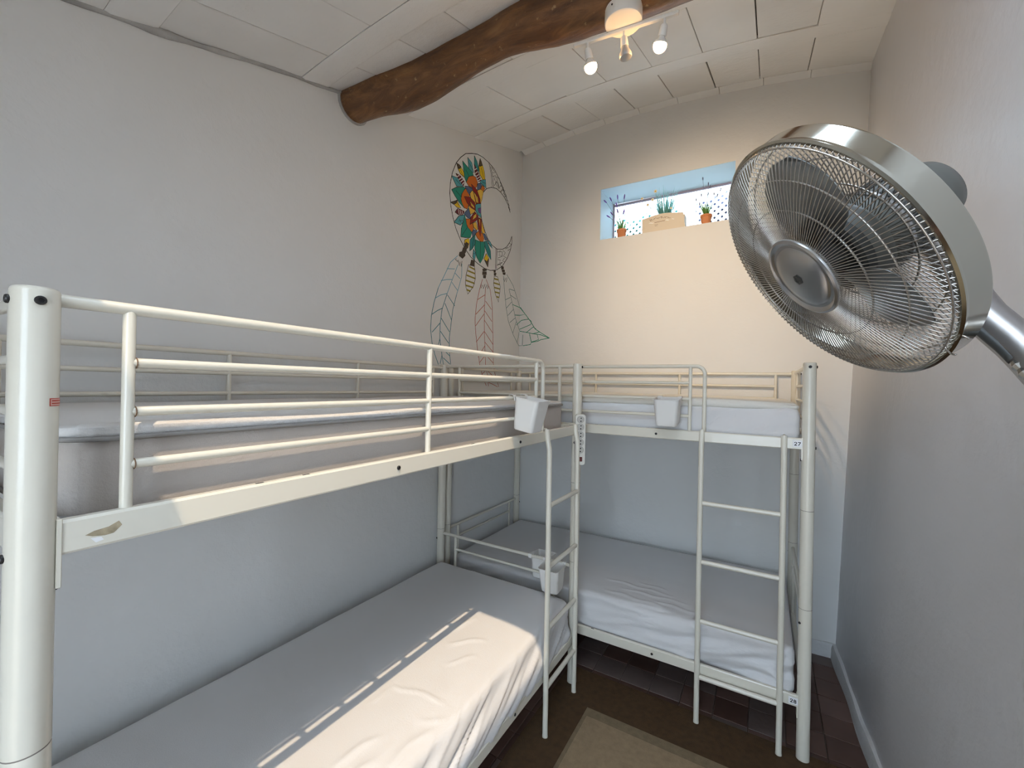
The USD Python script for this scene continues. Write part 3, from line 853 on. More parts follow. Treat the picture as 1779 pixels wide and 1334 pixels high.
# ------------------------------------------------------------------ hanging bins
def storage_bin(label, m4, tilt=6.0):
    """Own frame: hangs at the origin from a rail along x; the bin stands out towards -y."""
    t = thing('storage_bin', label, 'bin', m4, 'white plastic bins hung on the bed rails')
    W, D, H = 0.122, 0.112, 0.128
    out = [rrect(0.088, 0.080, 0.014, -H, 6), rrect(0.094, 0.086, 0.016, -H + 0.003, 6), rrect(0.100, 0.092, 0.017, -H * 0.8, 6), rrect(W - 0.006, D - 0.006, 0.018, -0.004, 6), rrect(W, D, 0.018, 0.0, 6), rrect(W, D, 0.018, 0.003, 6)]
    inn = [rrect(W - 0.004, D - 0.004, 0.017, 0.003, 6), rrect(W - 0.010, D - 0.010, 0.016, -0.004, 6), rrect(0.096, 0.088, 0.015, -H * 0.8, 6), rrect(0.086, 0.078, 0.013, -H + 0.004, 6)]
    body = mv(loft(out + inn), (0, -D / 2 - 0.012, 0.006))
    c7, s7 = math.cos(math.radians(tilt)), math.sin(math.radians(tilt))
    obj('bin_body', xf(body, [[1, 0, 0, 0], [0, c7, -s7, 0], [0, s7, c7, 0], [0, 0, 0, 1]]), 'bin_plastic', t, smooth=40)
    for x in (-0.047, 0.047):
        pts = [(x, -0.016, -0.012), (x, -0.0135, 0.002), (x, -0.010, 0.0105), (x, 0.0, 0.0125), (x, 0.010, 0.0105), (x, 0.0125, 0.0), (x, 0.012, -0.010)]
        secs = []
        p, tt, N, B = frames(pts)
        for k in range(len(pts)):
            nrm = np.cross(tt[k], [1.0, 0, 0]); nrm /= np.linalg.norm(nrm)
            secs.append(np.array([p[k] + [-0.010, 0, 0] - nrm * 0.0012, p[k] + [0.010, 0, 0] - nrm * 0.0012, p[k] + [0.010, 0, 0] + nrm * 0.0012, p[k] + [-0.010, 0, 0] + nrm * 0.0012]))
        obj('hook', loft(secs), 'bin_plastic', t, smooth=30)
    return t


storage_bin('white plastic bin hung on the sunlit guard rail of the upper left bunk', place(0.0, 1.345, 1.5405, math.pi / 2), 10.0)
storage_bin('white plastic bin hung on the upper guard rail of the bunk under the window', place(0.462, 2.064, 1.539, 0.0))
storage_bin('white plastic bin on the lower foot rail, nearer side, right above the sunlit mattress end', place(-0.100, 1.98, 0.622, 0.0))
storage_bin('white plastic bin on the lower foot rail, hung on its far side towards bed 28', place(-0.216, 1.98, 0.622, math.pi))

# ------------------------------------------------------------------ power strip on the corner post
ang = math.radians(28)
ps = thing('power_strip', 'cream five socket power strip with red switch strapped upright to the bed post', 'power strip', place(0.024, 1.962, 1.312, ang))
prof_ = rrect(0.052, 0.262, 0.012, 0, 6)[:, :2]
v, f = extrude(Polygon(prof_), 0.030)
hull_ = np.stack([v[:, 0], -v[:, 2] - 0.012, v[:, 1]], 1)
obj('body', (hull_, f), 'strip_plastic', ps, smooth=30)
for k in range(5):
    z = 0.105 - 0.0395 * k
    s = obj('socket', xf(lathe([(0.0, 0.0015), (0.0165, 0.0015), (0.0172, 0.0035), (0.0185, 0.0035), (0.019, 0.0)], 28), [[1, 0, 0, 0], [0, 0, -1, -0.042], [0, 1, 0, z], [0, 0, 0, 1]]), 'socket_plastic', ps, smooth=30)
    for dx, dz in ((0.0065, 0.0075), (0.0055, -0.0085)):
        obj('pin_hole', xf(lathe([(0, 0.0028), (0.0032, 0.0028), (0.0034, 0.0)], 12), [[1, 0, 0, dx - 0.004], [0, 0, -1, -0.0425], [0, 1, 0, z + dz], [0, 0, 0, 1]]), 'hole_black', s)
sw = obj('switch', bevel_box(-0.0115, 0.0115, -0.047, -0.040, -0.113, -0.090, 0.002), 'switch_red', ps, label='dark red rocker switch')
obj('cable', tube([(0, -0.026, -0.128), (0.0, -0.026, -0.16), (-0.004, -0.022, -0.22), (-0.008, -0.018, -0.5), (-0.008, -0.016, -0.9), (-0.008, -0.016, -1.300)], 0.0062, 10), 'cable_beige', ps, smooth=50)

# ------------------------------------------------------------------ rug
rg = thing('rug', 'dark brown flatweave rug with a beige centre field on the floor', 'rug')
feet = [(0, 1.98, 0.0262), (0, 0, 0.0262), (0.040, 1.578, 0.0135), (0.040, 1.911, 0.0135)] + [tuple((BED_B @ [u, v, 0, 1])[:2]) + (r,) for u, v, r in ((BL_, 0, 0.0262), (1.558, -0.032, 0.0140), (1.891, -0.032, 0.0140))]
rug_shape = Polygon([(-0.06, -0.55), (1.19, -0.55), (1.19, 2.10), (-0.06, 2.10)])
from shapely.geometry import Point
for fx, fy, fr in feet:
    rug_shape = rug_shape.difference(Point(fx, fy).buffer(fr))
obj('border', mv(extrude(rug_shape, 0.0050), (0, 0, 0.0012)), 'rug_dark', rg)
obj('centre_edge', bevel_box(0.14, 0.90, -0.25, 1.845, 0.0062, 0.0085, 0.001), 'rug_mid', rg)
obj('centre_field', bevel_box(0.158, 0.882, -0.23, 1.790, 0.0085, 0.0095, 0.0005), 'rug_light', rg)

# ------------------------------------------------------------------ spotlight bar on the log
sp = thing('spotlight_bar', 'white three lamp spotlight bar under the log beam with its two outer bulbs lit', 'ceiling light')
obj('canopy', mv(lathe([(0, 2.940), (0.060, 2.940), (0.066, 2.943), (0.068, 2.948), (0.068, 2.992), (0.0, 2.992)], 40), (0.395, 1.388, 0)), 'lamp_white', sp, smooth=30)
obj('screw', mv(bolt((0.372, 1.388 - 0.0645, 2.975), (-0.34, -0.94, 0), 0.003, 0.002), (0, 0, 0)), 'black_bolt', sp)
a, b = np.array([0.199, 1.386, 2.934]), np.array([0.584, 1.428, 2.934])
d = (b - a) / np.linalg.norm(b - a)
bar = bevel_box(0, np.linalg.norm(b - a), -0.0075, 0.0075, -0.006, 0.006, 0.002)
obj('bar', xf(bar, [[d[0], -d[1], 0, a[0]], [d[1], d[0], 0, a[1]], [0, 0, 1, a[2]], [0, 0, 0, 1]]), 'lamp_white', sp, smooth=30)


def aim(origin, direction):
    z = np.asarray(direction, float); z /= np.linalg.norm(z)
    x = np.cross([0, 1, 0.01], z); x /= np.linalg.norm(x)
    m4 = np.eye(4); m4[:3, 0], m4[:3, 1], m4[:3, 2], m4[:3, 3] = x, np.cross(z, x), z, origin
    return m4


for (px, top, direc, lit) in ((0.254, (0.254, 1.392, 2.930), (0.12, 0.30, -1), True), (0.392, (0.392, 1.407, 2.930), (0.10, 0.05, -1), False), (0.535, (0.535, 1.423, 2.930), (-0.28, 0.22, -1), True)):
    top = np.array(top)
    h = obj('lamp_head', cat([rod(top, top - [0, 0, 0.024], 0.0052, 12), xf(lathe([(0, -0.003), (0.009, -0.002), (0.0125, 0.003), (0.0135, 0.012), (0.0150, 0.034), (0.0142, 0.036), (0, 0.036)], 20), aim(top - [0, 0, 0.024], direc))]), 'lamp_white', sp, smooth=40)
    base = top - [0, 0, 0.024] + np.array(direc) / np.linalg.norm(direc) * 0.034
    if lit:
        obj('bulb_neck', xf(lathe([(0.0245 * math.sin(t), 0.029 + 0.0245 * math.cos(t)) for t in np.linspace(1.75, 2.55, 8)] + [(0.011, 0.004), (0.011, 0.0)], 24), aim(base, direc)), 'lamp_white', h, smooth=True)
        beam = UsdLux.SphereLight.Define(stage, '%s/beam' % h.GetPath())
        beam.AddTransformOp().Set(Gf.Matrix4d(*aim(base + np.array(direc) / np.linalg.norm(direc) * 0.057, (-0.02 - 0.3 * (px - 0.254), -1.0, 0.33)).T.ravel()))
        beam.CreateRadiusAttr(0.018)
        beam.CreateNormalizeAttr(True)
        beam.CreateIntensityAttr(11.5)
        beam.CreateColorAttr(Gf.Vec3f(1.0, 0.75, 0.48))
        shape = UsdLux.ShapingAPI.Apply(beam.GetPrim())
        shape.CreateShapingConeAngleAttr(44.0)
        shape.CreateShapingConeSoftnessAttr(0.8)
        obj('bulb', xf(lathe([(0.0, 0.0536)] + [(0.0245 * math.sin(t), 0.029 + 0.0245 * math.cos(t)) for t in np.linspace(0.12, 1.75, 12)], 24), aim(base, direc)), 'bulb_glow', h, smooth=True, label='glowing warm bulb')
    else:
        obj('bulb', xf(lathe([(0.0, 0.046), (0.014, 0.0455), (0.021, 0.043), (0.0235, 0.037), (0.0225, 0.028), (0.015, 0.012), (0.0115, 0.0), (0, 0)], 24), aim(base, direc)), 'lamp_off', h, smooth=40, label='unlit reflector bulb')

# ------------------------------------------------------------------ steel fan (own frame: z along the blowing axis)
FC = np.array([0.952, 0.758, 1.815])
az, el = -2.763, -0.621
n = np.array([math.cos(el) * math.cos(az), math.cos(el) * math.sin(az), math.sin(el)])
x = np.cross([0, 0, 1.0], n); x /= np.linalg.norm(x)
y = np.cross(n, x)
FM = np.eye(4); FM[:3, 0], FM[:3, 1], FM[:3, 2], FM[:3, 3] = x, y, n, FC
fan = thing('pedestal_fan', 'shiny steel pedestal fan with wire grille tilted down into the room', 'fan', FM)
R_ = 0.230
obj('shroud', lathe([(R_ - 0.006, 0.001), (R_ - 0.001, 0.0025), (R_ + 0.0025, 0.0), (R_ + 0.002, -0.004), (R_, -0.007), (R_ + 0.001, -0.036), (R_ - 0.001, -0.040), (R_ - 0.004, -0.040), (R_ - 0.003, -0.007), (R_ - 0.006, 0.001)], 128), 'chrome', fan, smooth=40)


def grille(profile, count, twist, wire, sides=5, seg=10):
    pr = np.array(profile)
    s = np.r_[0, np.cumsum(np.linalg.norm(np.diff(pr, axis=0), axis=1))]
    q = np.linspace(0, s[-1], seg)
    rr, zz = np.interp(q, s, pr[:, 0]), np.interp(q, s, pr[:, 1])
    out = []
    for k in range(count):
        a = 2 * np.pi * k / count + twist * (np.linspace(0, 1, seg) ** 1.0)
        out.append(tube(np.stack([rr * np.cos(a), rr * np.sin(a), zz], 1), wire, sides, cap=False))
    return cat(out)


def hoop(r, z, wire, n=96):
    a = np.linspace(0, 2 * np.pi, n, endpoint=False)
    return tube(np.stack([r * np.cos(a), r * np.sin(a), np.full(n, z)], 1), wire, 6, closed=True)


FRONT = [(0.226, 0.0), (0.2252, 0.006), (0.221, 0.012), (0.207, 0.0175), (0.16, 0.0262), (0.11, 0.032), (0.072, 0.0355)]
REAR = [(0.226, -0.036), (0.214, -0.043), (0.19, -0.050), (0.14, -0.060), (0.075, -0.068)]
fg = obj('front_grille', grille(FRONT, 150, 0.05, 0.0010), 'chrome_wire', fan, smooth=True)
for r, z in ((0.2235, 0.0095), (0.178, 0.0232), (0.128, 0.0298)):
    obj('support_ring', hoop(r, z - 0.002, 0.0015), 'chrome_wire', fg, smooth=True)
rg_ = obj('rear_grille', grille(REAR, 110, -0.12, 0.0011), 'chrome_wire', fan, smooth=True)
for r, z in ((0.212, -0.046), (0.165, -0.057), (0.115, -0.064)):
    obj('support_ring', hoop(r, z + 0.002, 0.0016), 'chrome_wire', rg_, smooth=True)
hp = obj('hub_plate', mv(lathe([(0.0765, 0.031), (0.0775, 0.0345), (0.076, 0.0385), (0.072, 0.0405), (0.0675, 0.0385), (0.065, 0.0360), (0.060, 0.0360), (0.056, 0.0395), (0.040, 0.0425), (0.0, 0.0440)], 72), (0, 0, 0.0)), 'hub_steel', fan, smooth=40)
obj('emblem', mv(lathe([(0.0105, 0.0505), (0.0105, 0.0522), (0.0085, 0.0528), (0.0055, 0.0528), (0.005, 0.0515), (0.0, 0.0515)], 6), (0, 0, -0.0072)), 'motor_black', hp, label='black hexagonal emblem')
# three wide blades on a dark hub
bl_hub = obj('blade_hub', lathe([(0.0, 0.014), (0.024, 0.012), (0.032, 0.006), (0.034, -0.020), (0.0, -0.022)], 32), 'motor_black', fan, smooth=40)
obj('spinner_cap', lathe([(0.0, 0.022), (0.008, 0.021), (0.012, 0.017), (0.012, 0.012)], 20), 'label_white', bl_hub, smooth=40)
for k in range(3):
    th = math.radians(58 + 120 * k)
    nr, na = 24, 9
    up_, dn = [], []
    for i in range(nr + 1):
        t = i / nr
        r = 0.030 + t * 0.165
        half = (0.26 + 0.36 * math.sin(math.pi * min(1, t * 1.02) ** 0.8)) * (1 if t < 0.6 else math.sqrt(max(0.02, 1 - ((t - 0.6) / 0.4) ** 2)))
        for j in range(na + 1):
            w = j / na * 2 - 1
            a = th + half * w + 0.20 * t
            zz = -0.004 + 0.016 * w * (0.6 + 0.4 * (1 - t)) - 0.006 * w * w
            up_.append((r * math.cos(a), r * math.sin(a), zz)); dn.append((r * math.cos(a), r * math.sin(a), zz - 0.0022))
    idx = np.arange((nr + 1) * (na + 1)).reshape(nr + 1, na + 1)
    q = np.stack([idx[:-1, :-1], idx[1:, :-1], idx[1:, 1:], idx[:-1, 1:]], -1).reshape(-1, 4)
    N_ = idx.size
    rim = np.concatenate([idx[0, :], idx[1:, -1], idx[-1, -2::-1], idx[-2:0:-1, 0]])
    rq = np.stack([rim, rim + N_, np.roll(rim, -1) + N_, np.roll(rim, -1)], 1)
    obj('blade', (np.vstack([up_, dn]), quads(np.vstack([q, q[:, ::-1] + N_, rq]))), 'blade_grey', fan, smooth=40)
mo = obj('motor', lathe([(0.0, -0.024), (0.040, -0.026), (0.066, -0.040), (0.072, -0.060), (0.072, -0.100), (0.070, -0.150), (0.066, -0.185), (0.052, -0.212), (0.028, -0.226), (0.0, -0.229)], 48), 'motor_grey', fan, smooth=35)
vent = []
for k in range(36):
    a = 2 * math.pi * k / 36
    vent.append(rotz(bevel_box(0.0715, 0.0735, -0.0025, 0.0025, -0.200 + 0.055, -0.105, 0.0006), a))
obj('cooling_rib', cat(vent), 'motor_black', mo, kind='stuff')
obj('motor_front', lathe([(0.034, -0.024), (0.062, -0.022), (0.068, -0.026), (0.069, -0.040), (0.050, -0.044)], 48), 'motor_black', mo, smooth=30)
obj('motor_ring', lathe([(0.0745, -0.094), (0.0765, -0.096), (0.0765, -0.100), (0.0745, -0.102)], 48), 'hub_steel', mo, smooth=40)
# clip under the shroud and the carrying arm, in the fan's frame
inv = np.linalg.inv(FM)


def to_fan(pts):
    return np.asarray(pts, float) @ inv[:3, :3].T + inv[:3, 3]


clip_c = to_fan([(1.03, 0.62, 1.655)])[0]
obj('grille_clip', xf(tube([(0.013 * math.cos(t), 0.013 * math.sin(t), 0.004 * t) for t in np.linspace(0, 5.2, 16)], 0.0014, 6), [[1, 0, 0, R_ * math.cos(5.35)], [0, 1, 0, R_ * math.sin(5.35)], [0, 0, 1, -0.006], [0, 0, 0, 1]]), 'chrome_wire', fan, smooth=True)
cv = np.array([(1.090, 0.820, 1.890), (1.132, 0.826, 1.825), (1.165, 0.790, 1.717), (1.186, 0.750, 1.671), (1.2, 0.700, 1.622), (1.215, 0.64, 1.561), (1.232, 0.54, 1.38), (1.230, 0.47, 1.05), (1.225, 0.45, 0.06)])
from scipy.interpolate import CubicSpline
tt = np.r_[0, np.cumsum(np.linalg.norm(np.diff(cv, axis=0), axis=1))]
cs = CubicSpline(tt, cv)
path = cs(np.linspace(0, tt[-1], 60))
obj('arm', tube(to_fan(path), 0.0265, 24), 'arm_steel', fan, smooth=True)
sl = cs(np.linspace(tt[2] - 0.01, tt[3] + 0.03, 12)) + np.array((-0.019, -0.014, -0.010))
obj('arm_slot', tube(to_fan(sl), 0.0075, 10), 'motor_black', fan, smooth=True)
sl = cs(np.linspace(tt[3] + 0.034, tt[4] + 0.05, 12)) + np.array((-0.019, -0.014, -0.010))
obj('height_rack', tube(to_fan(sl), [0.0085 if k % 2 else 0.0065 for k in range(12)], 10), 'chrome_wire', fan)
yoke = [to_fan([cv[0]])[0], np.array([0.0, -0.030, -0.215])]
obj('yoke', cat([rod(yoke[0], yoke[1], 0.016, 14)]), 'motor_grey', fan, smooth=40)
pb = xf(lathe([(0, 0.0), (0.150, 0.0), (0.155, 0.006), (0.150, 0.014), (0.06, 0.030), (0.032, 0.045), (0.028, 0.09), (0.0, 0.09)], 48), place(*cv[-1][:2], 0.0064))
obj('base', (to_fan(pb[0]), pb[1]), 'arm_steel', fan, smooth=40)

# ------------------------------------------------------------------ on the window sill
SILL = 2.7345


def pot(label, x, y, r=0.036, h=0.066):
    t = thing('flower_pot', label, 'potted plant', place(x, y, SILL), 'terracotta pots on the window sill')
    obj('pot', lathe([(0.0, 0.0), (r * 0.76, 0.0), (r * 0.80, 0.002), (r * 0.98, h * 0.78), (r * 1.06, h * 0.78), (r * 1.08, h), (r * 0.98, h), (r * 0.92, h * 0.8), (r * 0.9, h * 0.72)], 12), 'terracotta_pot', t, smooth=25)
    obj('soil', lathe([(0.0, h * 0.80), (r * 0.5, h * 0.82), (r * 0.93, h * 0.76)], 12), 'metal_rust', t, smooth=True)
    return t


def bend(a, b, sag=0.0, n=6):
    a, b = np.array(a, float), np.array(b, float)
    t = np.linspace(0, 1, n)[:, None]
    return a + (b - a) * t + np.array([0, 0, 1.0]) * sag * (t - t * t) + (b - a) * [1, 1, 0] * 0.25 * (t * t - t)


def blades(n, base, spread, h, seed, w=0.0024):
    r = np.random.default_rng(seed)
    out = []
    for _ in range(n):
        a = r.uniform(0, 2 * np.pi); s = spread * math.sqrt(r.uniform(0, 1)); hh = h * r.uniform(0.55, 1.0)
        tip = np.array(base) + [s * math.cos(a), s * math.sin(a) * 0.45, hh]
        p = bend(np.array(base) + [0.2 * s * math.cos(a), 0.2 * s * math.sin(a) * 0.45, 0], tip, 0.01, 5)
        q = np.array([math.sin(a + 0.7), math.cos(a * 1.7), 0.0]); q /= np.linalg.norm(q)
        ww = w * np.array([1, 1.1, 0.9, 0.6, 0.1])[:, None]
        v = np.vstack([p - q * ww, p + q * ww])
        out.append((v, quads(np.array([[k, k + 5, k + 6, k + 1] for k in range(4)]))))
    return cat(out)


def spike(c_, d_, L, r):
    d_ = np.asarray(d_, float); d_ /= np.linalg.norm(d_)
    t = np.linspace(0, 1, 9)
    rad_ = r * np.array([0.2, 0.75, 0.65, 1.0, 0.8, 1.0, 0.7, 0.7, 0.1])
    return tube(np.asarray(c_) + np.outer((t - 0.5) * L, d_), rad_, 8)


lav = pot('terracotta pot with purple lavender at the left end of the window sill', -0.103, 3.062)
obj('foliage', blades(46, (0, 0, 0.050), 0.055, 0.115, 5, 0.0028), 'leaf_green', lav, kind='stuff')
LSP = [(-0.129, 0.309, 0.9), (-0.090, 0.319, 0.45), (-0.039, 0.324, 0.1), (0.013, 0.315, -0.1), (-0.044, 0.266, 0.3), (-0.036, 0.216, 0.3), (-0.076, 0.203, 0.7), (-0.099, 0.186, 1.2), (0.010, 0.200, -0.2)]
obj('stems', cat([tube(bend((0, 0, 0.055), (sx_, 0.01, sz_), 0.0), 0.0011, 5) for sx_, sz_, _ in LSP]), 'leaf_grey', lav, kind='stuff')
for sx_, sz_, lean in LSP:
    obj('flower_spike', spike((sx_ - lean * 0.01, 0.01, sz_ + 0.008), (-lean, 0.1, 1.0), 0.042, 0.0058), 'lavender_purple', lav, smooth=True)
rp = pot('terracotta pot with pale grass and grey sprigs at the right of the window sill', 0.493, 3.062, 0.036, 0.066)
obj('foliage', blades(60, (0, 0, 0.050), 0.045, 0.12, 8, 0.0028), 'leaf_green', rp, kind='stuff')
RSP = [(-0.027, 0.328), (0.009, 0.284), (0.067, 0.190), (0.087, 0.226), (-0.068, 0.188), (-0.036, 0.217), (0.008, 0.214), (0.046, 0.206), (-0.045, 0.154), (0.02, 0.26)]
obj('stems', cat([tube(bend((0, 0, 0.055), (sx_, 0.012, sz_), 0.0), 0.0009, 5) for sx_, sz_ in RSP]), 'sprig_grey', rp, kind='stuff')
for sx_, sz_ in RSP:
    obj('flower_spike', spike((sx_, 0.012, sz_ + 0.006), (sx_ * 3, 0.1, 1.0), 0.026, 0.0036), 'sprig_grey', rp, smooth=True)

bx = thing('planter_box', 'cream wooden planter box with grass and daisies in the middle of the sill', 'planter', place(0, 0, SILL))
arch = [(0.061, 0.0), (0.362, 0.0), (0.345, 0.108)] + [(0.345 - 0.284 * t, 0.106 + 0.018 * math.sin(math.pi * t) ** 1.5) for t in np.linspace(0.04, 0.96, 20)] + [(0.061, 0.104)]
v, f = extrude(Polygon(arch), 0.010)
obj('front_board', (np.stack([v[:, 0], 3.040 - v[:, 2], v[:, 1]], 1), f[:, ::-1]), 'planter_wood', bx)
obj('back_board', bevel_box(0.066, 0.345, 3.118, 3.126, 0.0, 0.09, 0.002), 'planter_wood', bx)
for a in (0.066, 0.347):
    obj('end_board', bevel_box(a, a + 0.008, 3.040, 3.118, 0.0, 0.095, 0.002), 'planter_wood', bx)
obj('soil', bevel_box(0.074, 0.347, 3.041, 3.117, 0.0, 0.07, 0.004), 'metal_rust', bx)


def stroke(pts, w, m_, parent, name, y=3.0299):
    p = np.array([(px, y, pz) for px, pz in pts])
    vv, ff = tube(p, w, 6)
    vv = vv.copy(); vv[:, 1] = y + (vv[:, 1] - y) * 0.35
    return obj(name, (vv, ff), m_, parent, smooth=True)


# the lettering is an illegible arched script: reproduced as loops of the pen
pen, xx_ = [], 0.110
for k in range(100):
    t = k / 99
    xq = 0.112 + 0.150 * t + 0.004 * math.sin(38 * t)
    zq = 0.0765 + 0.020 * math.sin(math.pi * (0.15 + 0.75 * t)) + (0.0085 if 0.0 < t < 0.12 or 0.52 < t < 0.62 else 0.0038) * math.sin(62 * t + 1)
    pen.append((xq, zq))
stroke(pen, 0.0011, 'planter_ink', bx, 'script')
stroke([(0.150 + 0.074 * t, 0.066 + 0.0032 * t) for t in np.linspace(0, 1, 8)], 0.0016, 'planter_ink', bx, 'script')
for x0, x1, z0, w in ((0.108, 0.148, 0.066, 0.0042), (0.226, 0.252, 0.069, 0.0042), (0.268, 0.288, 0.0705, 0.0034)):
    p = [(x0 + (x1 - x0) * t, z0 + 0.002 * math.sin(6 * t)) for t in np.linspace(0, 1, 9)]
    pp = np.array([(a_, 3.0298, b_) for a_, b_ in p])
    vv, ff = tube(pp, w * np.sin(np.pi * np.linspace(0.08, 0.92, 9)), 6)
    vv = vv.copy(); vv[:, 1] = 3.0298 + (vv[:, 1] - 3.0298) * 0.3
    obj('scroll', (vv, ff), 'planter_white', bx, smooth=True)
for z_, a, b in ((0.050, 0.150, 0.176), (0.041, 0.152, 0.172)):
    stroke([(a + (b - a) * t, z_ + 0.0014 * math.sin(50 * t)) for t in np.linspace(0, 1, 30)], 0.0006, 'planter_ink', bx, 'script')
obj('grass', blades(110, (0.215, 3.078, 0.070), 0.105, 0.265, 17, 0.0026), 'grass_blue', bx, kind='stuff')
obj('foliage', blades(50, (0.215, 3.078, 0.068), 0.03, 0.13, 18, 0.004), 'leaf_green', bx, kind='stuff')
DSY = [(0.146, 0.309, 0.014), (0.049, 0.274, 0.012), (0.126, 0.251, 0.012), (0.091, 0.219, 0.011), (0.258, 0.163, 0.009)]
obj('daisy_stems', cat([tube(bend((0.19, 3.078, 0.07), (a, 3.062, b), 0.0), 0.001, 5) for a, b, _ in DSY]), 'leaf_grey', bx, kind='stuff')
for a, b, r in DSY:
    ang_ = np.linspace(0, 2 * np.pi, 29)[:-1]
    rr = r * (0.86 + 0.14 * np.cos(ang_ * 9))
    loop = np.stack([a + rr * np.cos(ang_), np.full(28, 3.058), b + rr * np.sin(ang_)], 1)
    dz = obj('daisy', loft([loop, loop * [1, 1, 1] + [0, 0.0022, 0]]), 'daisy_petal', bx)
    obj('daisy_centre', xf(lathe([(0, 0.0035), (r * 0.25, 0.003), (r * 0.42, 0.0)], 14), [[1, 0, 0, a], [0, 0, -1, 3.058], [0, 1, 0, b], [0, 0, 0, 1]]), 'daisy_centre', dz, smooth=True)

